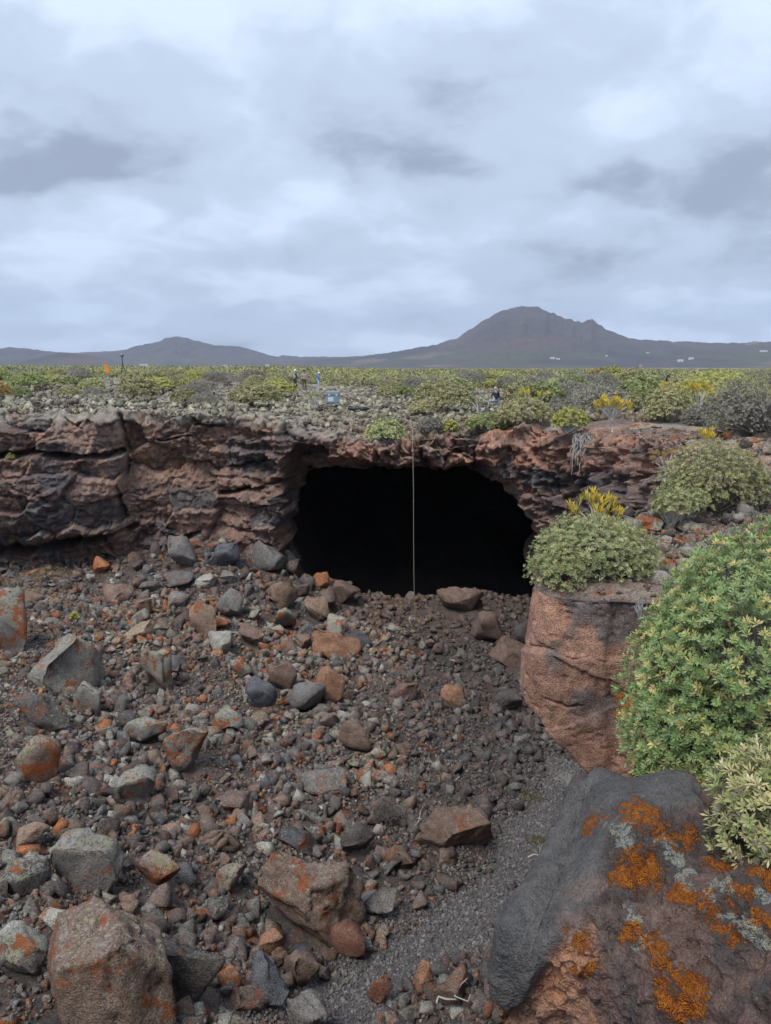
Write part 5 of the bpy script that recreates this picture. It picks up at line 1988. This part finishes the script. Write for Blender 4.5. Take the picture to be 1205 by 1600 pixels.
grass_tuft('dry_grass', 60, 905, 1.7, .16, 900, 'straw', 'straw-coloured dry grass at the foot of the left cliff', 111)
grass_tuft('red_weeds', 138, 893, .9, .22, 260, 'rust', 'reddish dry weeds at the cliff foot on the left', 113)
grass_tuft('dry_grass', 822, 1240, .6, .08, 160, 'dullmoss', 'brownish dry grass patch beside the path under the outcrop', 115)
grass_tuft('moss_patch', 845, 1312, .42, .07, 150, 'dullmoss', 'olive brown moss patch next to the path', 117)
grass_tuft('moss_patch', 650, 1020, .8, .12, 240, 'rust', 'rusty dry weeds on the rubble below the rope', 119)
bare_twigs('dry_shrub', ground_hit(605, 1285, floor_base, 4, 60) + np.array([0, 0, .08]), .34, .42, 220, 'round beige dry bush among the stones left of the isolated boulder', 121, 'twig', .006)
bare_twigs('dry_shrub', ground_hit(890, 1240, floor_base, 4, 60) + np.array([0, 0, .1]), .4, .5, 80, 'pale twiggy plant at the foot of the outcrop beside the lichen rock', 123, 'pale_stem', .007)


def stick(px, py, L, ang, r, label, seed):
    rng = np.random.default_rng(seed)
    p = ground_hit(px, py, floor_base, 4, 60)
    d = np.array([math.cos(ang), math.sin(ang), 0])
    t = np.linspace(-.5, .5, 7)[:, None] * L
    q = d * t + rng.normal(size=(7, 3)) * .03
    q[:, 2] = np.abs(q[:, 2]) + .12 + r
    br = np.stack([q[4], q[4] + d * L * .2 + [0, .1, .08], q[4] + d * L * .3 + [.05, .18, .1]])
    V, F = tubes([(q, np.linspace(r, r * .5, 7)), (br, [r * .6, r * .45, r * .3])], 5)
    obj('stick', mk_mesh('stick', V, F, None, True, [M['pale_stem']]), loc=p, label=label, cat='stick')


stick(852, 1345, .8, .4, .02, 'pale dead branch lying by the path near the lichen rock', 131)
stick(838, 1362, .5, 1.0, .016, 'short pale twig beside the dead branch at the path', 133)
stick(708, 1578, .5, .2, .018, 'bent light brown stick at the bottom right of the path', 135)
stick(655, 1292, .35, 1.2, .012, 'thin white twig left of the isolated boulder', 137)

# ------------------------------------------------------------------ people and their equipment
def cloth(name, c, rough=.85):
    return plain_material(name, c, rough, .2, scale=25)


SKIN = cloth('skin', (.42, .25, .18), .6)
M['navy'] = cloth('navy_cloth', (.018, .024, .05))
M['blue_cloth'] = cloth('blue_cloth', (.02, .19, .62))
M['jeans'] = cloth('pale_jeans', (.36, .47, .62))
M['trouser_brown'] = cloth('brown_cloth', (.10, .075, .055))
M['trouser_dark'] = cloth('dark_cloth', (.022, .024, .03))
M['white_cloth'] = cloth('white_cloth', (.72, .72, .72))
M['grey_cloth'] = cloth('grey_cloth', (.30, .33, .38))
M['sky_cloth'] = cloth('sky_cloth', (.42, .52, .62))
M['hair_dark'] = cloth('dark_hair', (.02, .016, .013))
M['hair_grey'] = cloth('grey_hair', (.42, .41, .40))
M['shoe'] = cloth('shoe', (.05, .045, .04))
M['red_cloth'] = cloth('red_cloth', (.45, .08, .05))
M['pink_cloth'] = cloth('pink_cloth', (.60, .32, .33))


def plaid_material():
    t = NT('plaid_cloth')
    vec = t.node('ShaderNodeTexCoord').outputs['Object']
    w1 = t.node('ShaderNodeTexWave', bands_direction='X'); w1.inputs['Scale'].default_value = 5
    w2 = t.node('ShaderNodeTexWave', bands_direction='Z'); w2.inputs['Scale'].default_value = 5
    t.l.new(vec, w1.inputs[0]); t.l.new(vec, w2.inputs[0])
    c = t.mix(t.math('GREATER_THAN', w1.outputs['Fac'], .55), (.16, .15, .16, 1), (.62, .60, .60, 1))
    c = t.mix(t.math('MULTIPLY', t.math('GREATER_THAN', w2.outputs['Fac'], .55), .55), c, (.13, .08, .075, 1))
    t.l.new(c, t.b.inputs['Base Color'])
    t.b.inputs['Roughness'].default_value = .9
    return t.m


M['plaid'] = plaid_material()


def V3(*a):
    return np.array(a, float)


def person(loc, rz, pose, top, legs, label, head=None, headcol=SKIN, extra=None, scale=1.0, lean=.0):
    """one continuous skinned body (feet at z=0, facing +Y), cap or hair as a child"""
    if pose == 'sit':
        hip = .46
        J = {'pel': V3(0, 0, hip + .06), 'bel': V3(0, .02, hip + .25), 'che': V3(0, .07, hip + .46), 'neck': V3(0, .10, hip + .64), 'hd0': V3(0, .12, hip + .72), 'hd1': V3(0, .13, hip + .86)}
        for s, k in ((-1, 'l'), (1, 'r')):
            J['hip' + k] = V3(s * .11, .02, hip); J['kne' + k] = V3(s * .20, .44, hip + .02); J['ank' + k] = V3(s * .2, .42, .09); J['toe' + k] = V3(s * .22, .6, .04)
            J['sho' + k] = V3(s * .19, .08, hip + .56); J['elb' + k] = V3(s * .27, .16, hip + .29); J['wri' + k] = V3(s * .14, .38, hip + .22)
    else:
        f = lean
        J = {'pel': V3(0, 0, .94), 'bel': V3(0, .02 + f * .15, 1.12), 'che': V3(0, .02 + f * .4, 1.34 - f * .12), 'neck': V3(0, .03 + f * .58, 1.50 - f * .22), 'hd0': V3(0, .05 + f * .64, 1.57 - f * .25), 'hd1': V3(0, .06 + f * .72, 1.71 - f * .3)}
        for s, k in ((-1, 'l'), (1, 'r')):
            J['hip' + k] = V3(s * .10, 0, .90); J['kne' + k] = V3(s * .12, .04, .49); J['ank' + k] = V3(s * .13, -.01, .08); J['toe' + k] = V3(s * .15, .16, .035)
            J['sho' + k] = V3(s * .19, .02 + f * .45, 1.43 - f * .16); J['elb' + k] = V3(s * .25, .03 + f * .5, 1.15 - f * .1)
            J['wri' + k] = V3(s * .12, .26 + f * .5, 1.10 - f * .1) if pose == 'hands' else (V3(s * .10, .34, 1.22) if pose == 'phone' else V3(s * .27, .10 + f * .5, .90))
    R = {'pel': .14, 'bel': .135, 'che': .155, 'neck': .06, 'hd0': .085, 'hd1': .09}
    for k in 'lr':
        R.update({'hip' + k: .095, 'kne' + k: .062, 'ank' + k: .045, 'toe' + k: .038, 'sho' + k: .075, 'elb' + k: .048, 'wri' + k: .034})
    E = [('pel', 'bel'), ('bel', 'che'), ('che', 'neck'), ('neck', 'hd0'), ('hd0', 'hd1')]
    for k in 'lr':
        E += [('pel', 'hip' + k), ('hip' + k, 'kne' + k), ('kne' + k, 'ank' + k), ('ank' + k, 'toe' + k), ('che', 'sho' + k), ('sho' + k, 'elb' + k), ('elb' + k, 'wri' + k)]
        d = J['wri' + k] - J['elb' + k]; d /= np.linalg.norm(d)
        side = np.cross(d, V3(0, 0, 1)); side /= np.linalg.norm(side) + 1e-9
        J['plm' + k] = J['wri' + k] + d * .07; R['plm' + k] = .032
        E.append(('wri' + k, 'plm' + k))
        sg = -1 if k == 'l' else 1
        for q, (o, L) in enumerate(((-.024, .06), (-.008, .072), (.008, .068), (.024, .052))):
            J['f%d%s' % (q, k)] = J['plm' + k] + d * .03 + side * o; R['f%d%s' % (q, k)] = .009
            J['g%d%s' % (q, k)] = J['plm' + k] + d * (.03 + L) + side * o + V3(0, 0, -.02); R['g%d%s' % (q, k)] = .008
            E += [('plm' + k, 'f%d%s' % (q, k)), ('f%d%s' % (q, k), 'g%d%s' % (q, k))]
        J['th' + k] = J['wri' + k] + d * .05 - side * sg * .05; R['th' + k] = .011
        E.append(('wri' + k, 'th' + k))
    J['nose'] = J['hd0'] + V3(0, .10, .06); R['nose'] = .016
    E.append(('hd0', 'nose'))
    names = list(J)
    ix = {n: i for i, n in enumerate(names)}
    me = bpy.data.meshes.new('person')
    me.from_pydata([tuple(J[n]) for n in names], [(ix[a], ix[b]) for a, b in E], [])
    tmp = bpy.data.objects.new('tmp', me)
    COL.objects.link(tmp)
    md = tmp.modifiers.new('skin', 'SKIN')
    md.use_smooth_shade = True
    for n in names:
        sv = me.skin_vertices[0].data[ix[n]]
        sv.radius = (R[n], R[n] * (.75 if n in ('pel', 'bel', 'che') else 1))
        sv.use_root = n == 'pel'
    ss = tmp.modifiers.new('sub', 'SUBSURF'); ss.levels = 1; ss.render_levels = 1
    dg = bpy.context.evaluated_depsgraph_get()
    body = bpy.data.meshes.new_from_object(tmp.evaluated_get(dg))
    bpy.data.objects.remove(tmp)
    for m in (headcol, top, legs, M['shoe']):
        body.materials.append(m)
    joints = np.array([J[n] for n in names])
    reg = []
    for n in names:
        if n[:2] in ('hd', 'no', 'pl', 'th') or n[0] in 'fg' or n[:3] == 'wri': reg.append(0)
        elif n[:3] in ('kne', 'hip', 'pel'): reg.append(2)
        elif n[:3] in ('ank', 'toe'): reg.append(3 if n[:3] == 'toe' else 2)
        elif n == 'neck': reg.append(0)
        else: reg.append(1)
    for pl in body.polygons:
        pl.use_smooth = True
        d = np.linalg.norm(joints - np.array(pl.center[:]), axis=1)
        pl.material_index = reg[int(np.argmin(d))]
    body.name = 'person'
    o = obj('person', body, loc=loc, rz=rz, label=label, cat='person')
    o.scale = (scale,) * 3
    if head:
        kind, mat = head
        c = (J['hd0'] * .35 + J['hd1'] * .65) + V3(0, -.005, .03)
        bm = bmesh.new()
        bmesh.ops.create_uvsphere(bm, u_segments=12, v_segments=8, radius=.118)
        for v in list(bm.verts):
            if v.co.z < -.045 and v.co.y > -.03:
                v.co.z = -.045 if kind == 'cap' else v.co.z
        bmesh.ops.delete(bm, geom=[v for v in bm.verts if v.co.z < (-.05 if kind != 'hair' else -.09) or (kind == 'hair' and v.co.y > .075 and v.co.z < .03)], context='VERTS')
        if kind in ('cap', 'hat'):
            rim = [v for v in bm.verts if v.co.z < -.02]
            for v in rim:
                if kind == 'hat':
                    v.co.x *= 1.55; v.co.y *= 1.55
                elif v.co.y > .06:
                    v.co.y += .08
        m2 = bpy.data.meshes.new(kind)
        bm.to_mesh(m2); bm.free()
        for pl in m2.polygons: pl.use_smooth = True
        m2.materials.append(mat)
        obj({'cap': 'cap', 'hat': 'hat', 'hair': 'hair'}[kind], m2, o, loc=tuple(c))
    if extra:
        extra(o, J)
    return o


def box_bm(bm, c, s, bev=.0, rot=None):
    r = bmesh.ops.create_cube(bm, size=1)
    vs = r['verts']
    for v in vs:
        v.co = Vector((v.co.x * s[0], v.co.y * s[1], v.co.z * s[2]))
    if bev:
        es = list({e for v in vs for e in v.link_edges})
        q = bmesh.ops.bevel(bm, geom=es, offset=bev, segments=2, affect='EDGES', profile=.5)
        vs = list({v for f in q['faces'] for v in f.verts} | {v for v in vs if v.is_valid})
    for v in vs:
        if rot is not None:
            v.co = rot @ v.co
        v.co += Vector(c)


def box_obj(name, c, s, mat, parent, bev=.0, rot=None, **kw):
    bm = bmesh.new()
    box_bm(bm, c, s, bev, rot)
    me = bpy.data.meshes.new(name)
    bm.to_mesh(me); bm.free()
    me.materials.append(mat)
    return obj(name, me, parent, **kw)


def tube_obj(name, paths, mat, parent=None, sides=6, **kw):
    V, F = tubes(paths, sides)
    return obj(name, mk_mesh(name, V, F, None, True, [mat]), parent, **kw)


def vest(o, J):
    # pale open vest over the dark top
    c = J['che']
    bm = bmesh.new()
    bmesh.ops.create_uvsphere(bm, u_segments=14, v_segments=10, radius=1)
    for v in bm.verts:
        v.co = Vector((v.co.x * .185, v.co.y * .135 + .01, v.co.z * .27 + c[2] - .1))
    bmesh.ops.delete(bm, geom=[v for v in bm.verts if abs(v.co.x) < .04 and v.co.y > 0 or v.co.z > c[2] + .1 or v.co.z < c[2] - .32], context='VERTS')
    me = bpy.data.meshes.new('vest'); bm.to_mesh(me); bm.free(); me.materials.append(M['grey_cloth'])
    obj('vest', me, o)


def feet(px, py):
    return ground_hit(px, py, plain_base, 20, 200)


def hp(px, py0, py1, loc):
    d = math.hypot(loc[0], loc[1])
    return (py1 - py0) / F_PX * d / 1.79


q = feet(461, 612)
person(q, -.9, 'hands', M['navy'], M['trouser_dark'], 'standing person in dark clothes with pale vest and white cap, left of the three', ('cap', M['white_cloth']), extra=vest, scale=hp(0, 579, 613, q))
q = feet(476, 611)
person(q, math.pi, 'hands', M['plaid'], M['trouser_brown'], 'standing person in plaid shirt with dark hair, middle of the three', ('hair', M['hair_dark']), scale=hp(0, 581, 613, q))
q = feet(498, 612)
person(q, -1.4, 'phone', M['blue_cloth'], M['jeans'], 'standing person in bright blue jacket, pale jeans and white cap', ('cap', M['white_cloth']), scale=hp(0, 582, 612, q))
q = feet(775, 637)
SEAT = q.copy()
person(q, .25, 'sit', M['navy'], M['jeans'], 'person in navy jacket seated on a stool, seen from behind', ('hair', M['hair_grey']), scale=hp(0, 605, 637, q) * 1.79 / 1.42)
s4 = hp(0, 605, 637, q) * 1.79 / 1.42
M['metal'] = plain_material('grey_metal', (.25, .25, .26), .4, .1, .8)
M['black'] = plain_material('black_plastic', (.016, .018, .018), .5, .1)
st = obj('folding_stool', None, loc=q, rz=.25, label='low folding stool under the seated person', cat='stool')
box_obj('seat', (0, -.02, .39 * s4), (.36, .32, .03), M['black'], st, .01)
for sx in (-1, 1):
    for dy in (-1, 1):
        tube_obj('leg', [([V3(sx * .15, -.02 - dy * .13, 0), V3(sx * .15, -.02 + dy * .13, .385 * s4)], [.012, .012])], M['metal'], st)
q = feet(1023, 600)
person(q + V3(0, 0, -.1), 2.6, 'stand', M['sky_cloth'], M['grey_cloth'], 'person in light blue shirt stooping behind the shrubs at right', ('hair', M['hair_dark']), lean=.6, scale=.86)
q2 = feet(1041, 600)
person(q2 + V3(0, 0, -.1), -2.4, 'stand', M['trouser_dark'], M['trouser_dark'], 'person in black with dark hat stooping behind the shrubs at right', ('hat', M['hair_dark']), lean=.6, scale=.86)

# grey-blue equipment case
M['case'] = plain_material('grey_blue_plastic', (.20, .26, .33), .45, .15)
M['pale_plastic'] = plain_material('pale_plastic', (.55, .62, .68), .5, .1)
p = feet(520, 640) + V3(0, 0, .3)
e = obj('equipment_case', None, loc=p, rz=.12, label='grey-blue hard equipment case standing on the rocks above the cave', cat='case')
box_obj('shell', (0, .0, .29), (.66, .34, .58), M['case'], e, .05)
box_obj('lid_seam', (0, 0, .40), (.675, .355, .025), M['black'], e, .008)
for sx in (-.18, .18):
    box_obj('latch', (sx, -.18, .40), (.07, .03, .10), M['pale_plastic'], e, .01)
tube_obj('handle', [([V3(-.1, -.02, .57), V3(-.1, -.02, .66), V3(.1, -.02, .66), V3(.1, -.02, .57)], [.014] * 4)], M['black'], e)
box_obj('panel', (-.1, -.175, .2), (.26, .02, .2), M['pale_plastic'], e, .006)
# dark bag lying at the edge
p = feet(560, 651) + V3(0, 0, .28)
e = obj('bag', None, loc=p, rz=-.08, label='long flat black bag lying at the cliff edge right of the case', cat='bag')
t_ = np.linspace(-.46, .46, 9)
V, F = tubes([(np.stack([t_, 0 * t_, .09 + 0 * t_], -1), .12 * np.clip(1 - (np.abs(t_) / .5) ** 6, .3, 1))], 10)
V[:, 2] *= .8
obj('body', mk_mesh('body', V, F, None, True, [M['black']]), e)
for sx in (-.18, .18):
    a = np.linspace(0, 2 * np.pi, 11)
    tube_obj('strap', [(np.stack([sx + 0 * a, .128 * np.cos(a), .072 + .1 * np.sin(a)], -1), [.008] * 11)], M['case'], e, 4)

# ropes
M['rope'] = plain_material('rope', (.27, .25, .19), .9, .2)
zt = float(plain_base(1.08, 29.6))
top = at_y(645, 688, 28.75)
bot = at_y(648, 968, 28.75)
pts = [V3(1.0, 31.2, float(plain_base(1.0, 31.2)) + .45), V3(1.05, 29.6, zt + .35), top]
pts += [top + (bot - top) * k + V3(.01 * math.sin(k * 7), 0, 0) for k in (.25, .5, .75, 1.0)]
pts += [bot + V3(.15, -.1, -.05), bot + V3(.1, -.35, -.1)]
tube_obj('rope', [(np.array(pts), [.012] * len(pts))], M['rope'], None, 6, label='thin rope hanging straight down from the lip into the cave mouth', cat='rope')
a, b = feet(528, 632) + V3(0, 0, .25), SEAT + V3(-.4, 0, .35)
tt = np.linspace(0, 1, 14)[:, None]
ln = a + (b - a) * tt + V3(0, 0, -.12) * (4 * tt * (1 - tt))
tube_obj('guide_line', [(ln, [.012] * 14)], M['pale_stem'], None, 5, label='thin pale line stretched from the grey-blue case to the seated person', cat='rope')
a = feet(700, 651); b = feet(727, 637)
tube_obj('wooden_pole', [(np.array([a + V3(0, 0, .12), (a + b) / 2 + V3(0, 0, .3), b + V3(0, 0, .35)]), [.035, .032, .025])], M['pale_stem'], None, 6, label='pale wooden pole lying on the rocks left of the seated person', cat='pole')

# survey tripod with a receiver on top
p = V3(-22.2, 66.0, float(plain_base(-22.2, 66)) + .05)
e = obj('survey_tripod', None, loc=p, label='black survey tripod with round receiver on the left skyline', cat='tripod')
for k in range(3):
    an = k * 2.094 + .4
    tube_obj('leg', [([V3(.42 * math.cos(an), .42 * math.sin(an), 0), V3(.05 * math.cos(an), .05 * math.sin(an), 1.2)], [.02, .026])], M['black'], e)
box_obj('head_plate', (0, 0, 1.21), (.18, .18, .05), M['black'], e, .02)
tube_obj('pole', [([V3(0, 0, 1.2), V3(0, 0, 1.98)], [.035, .035])], M['black'], e, 8)
bm = bmesh.new()
bmesh.ops.create_cone(bm, cap_ends=True, segments=16, radius1=.13, radius2=.17, depth=.12)
bmesh.ops.create_uvsphere(bm, u_segments=16, v_segments=8, radius=.165)
for v in bm.verts:
    v.co.z = v.co.z * .9 + 2.06
me = bpy.data.meshes.new('receiver'); bm.to_mesh(me); bm.free(); me.materials.append(M['metal'])
obj('receiver', me, e)

# orange folding seat
M['orange'] = plain_material('orange_fabric', (.75, .27, .03), .7, .15)
p = V3(-21.8, 61.5, float(plain_base(-21.8, 61.5)) + .35)
e = obj('camp_chair', None, loc=p, rz=-.5, label='bright orange camp chair half hidden by shrubs on the left skyline', cat='chair')
box_obj('seat', (.05, 0, .42), (.42, .42, .05), M['orange'], e, .015)
box_obj('backrest', (-.22, 0, .74), (.06, .42, .6), M['orange'], e, .02, Matrix.Rotation(-.35, 3, 'Y'))
for sx in (-.15, .22):
    for sy in (-.18, .18):
        tube_obj('leg', [([V3(sx, sy, -.35), V3(sx * .8, sy, .42)], [.013, .013])], M['metal'], e)


# ------------------------------------------------------------------ far houses
M['white_wall'] = plain_material('white_render', (.78, .77, .74), .8, .06, scale=.3)
M['tan_wall'] = plain_material('tan_render', (.45, .33, .24), .8, .1, scale=.3)
M['pink_wall'] = plain_material('pink_render', (.62, .36, .28), .8, .1, scale=.3)
M['roof_flat'] = plain_material('flat_roof', (.55, .52, .48), .9, .1, scale=.3)
M['window_dark'] = plain_material('window_glass', (.03, .035, .045), .2, .05)
HOUSES = [  # px, py foot, width px, height px, wall, label
    (863, 561, 9, 4, 'white_wall', 'small white house left of its twin at the foot of the volcano'),
    (872, 562, 7, 3.4, 'white_wall', 'small white house, right one of the pair at the foot of the volcano'),
    (1063, 565, 10, 4.5, 'white_wall', 'long white house among the dark fields at right'),
    (1080, 562, 9, 4.5, 'white_wall', 'white house just right of the long one in the dark fields'),
    (1180, 539, 9, 7, 'tan_wall', 'tan tower-like house on the right ridge'),
    (1170, 540, 9, 4, 'tan_wall', 'low tan building beside the tower-like house on the right ridge'),
    (1193, 550, 12, 3.5, 'white_wall', 'long low white building below the right ridge'),
    (1001, 573, 5, 4, 'pink_wall', 'tiny pink house just above the plain at right'),
    (948, 557, 4, 3, 'white_wall', 'tiny white house on the lower right flank of the volcano'),
    (1012, 552, 5, 2.5, 'white_wall', 'tiny white house higher on the right flank'),
    (225, 580, 14, 6, 'white_wall', 'white house on the left skyline right of the survey tripod'),
    (351, 579, 8, 4, 'white_wall', 'white house in the fields below the left hill'),
    (418, 585, 8, 5, 'white_wall', 'white house just left of the three standing people, in the fields'),
]
for px, py, wp, h_, mat, lab in HOUSES:
    d = ray(px, min(py, 573))
    ts = np.geomspace(500, 5200, 3000)
    P = d[None] * ts[:, None] + V3(0, 0, CAM_Z)
    zf = far_surface(P[:, 0], P[:, 1])
    hit = P[:, 2] <= zf
    i = int(np.argmax(hit)) if hit.any() else 1200
    c = P[i]
    r = float(np.hypot(c[0], c[1]))
    w, h = wp * .75 / F_PX * r, h_ * .7 / F_PX * r
    zg = float(far_surface(np.array([c[0]]), np.array([c[1]]))[0])
    e = obj('house', None, loc=(c[0], c[1], zg - .3), rz=-math.atan2(c[0], c[1]) + .15, label=lab, cat='house', group='far houses at the foot of the mountains')
    box_obj('wall', (0, 0, h / 2), (w, w * .7, h), M[mat], e)
    box_obj('roof', (0, 0, h + .15), (w * 1.03, w * .73, .4), M['roof_flat'], e)
    for k in (-.28, .28):
        box_obj('window', (k * w, -w * .35 - .03, h * .55), (w * .12, .08, h * .28), M['window_dark'], e)
    box_obj('door', (0, -w * .35 - .03, h * .3), (w * .1, .08, h * .55), M['window_dark'], e)

# ------------------------------------------------------------------ air between us and the mountains
bm = bmesh.new()
bmesh.ops.create_cube(bm, size=1)
for v in bm.verts:
    v.co = Vector((v.co.x * 16000, v.co.y * 10000 + 4700, (v.co.z + .5) * 680 - 16))
me = bpy.data.meshes.new('haze'); bm.to_mesh(me); bm.free()
hz = NT('haze_air')
hz.n.remove(hz.b)
pv = hz.node('ShaderNodeVolumePrincipled')
pv.inputs['Color'].default_value = (.66, .79, 1.0, 1)
pv.inputs['Density'].default_value = HAZE_DENSITY
pv.inputs['Anisotropy'].default_value = .0
hz.l.new(pv.outputs[0], hz.out.inputs['Volume'])
me.materials.append(hz.m)
ho = obj('haze', me, kind='stuff', label='thin bluish haze between the viewer and the mountains', cat='haze')
ho.display_type = 'WIRE'


# ------------------------------------------------------------------ labels: tell look-alikes apart by their order from the left
def order_labels():
    sets = {}
    for o in COL.objects:
        if o.parent is None and 'label' in o and o.get('kind') is None:
            sets.setdefault(o['label'], []).append(o)
    words = ['leftmost', 'second', 'third', 'fourth', 'fifth', 'sixth', 'seventh', 'eighth', 'ninth', 'tenth', 'eleventh', 'twelfth', 'thirteenth', 'fourteenth', 'fifteenth', 'sixteenth', 'seventeenth', 'eighteenth']
    for lab, os_ in sets.items():
        if len(os_) < 2:
            continue
        os_.sort(key=lambda o: float(proj(np.array(o.location[:]))[0]))
        n = len(os_)
        for i, o in enumerate(os_):
            if i == 0: w = 'leftmost'
            elif i == n - 1: w = 'rightmost'
            elif n == 3: w = 'middle one'
            elif i < len(words): w = words[i] + ' from left'
            else: w = None
            if w: o['label'] = lab + ', ' + w


order_labels()
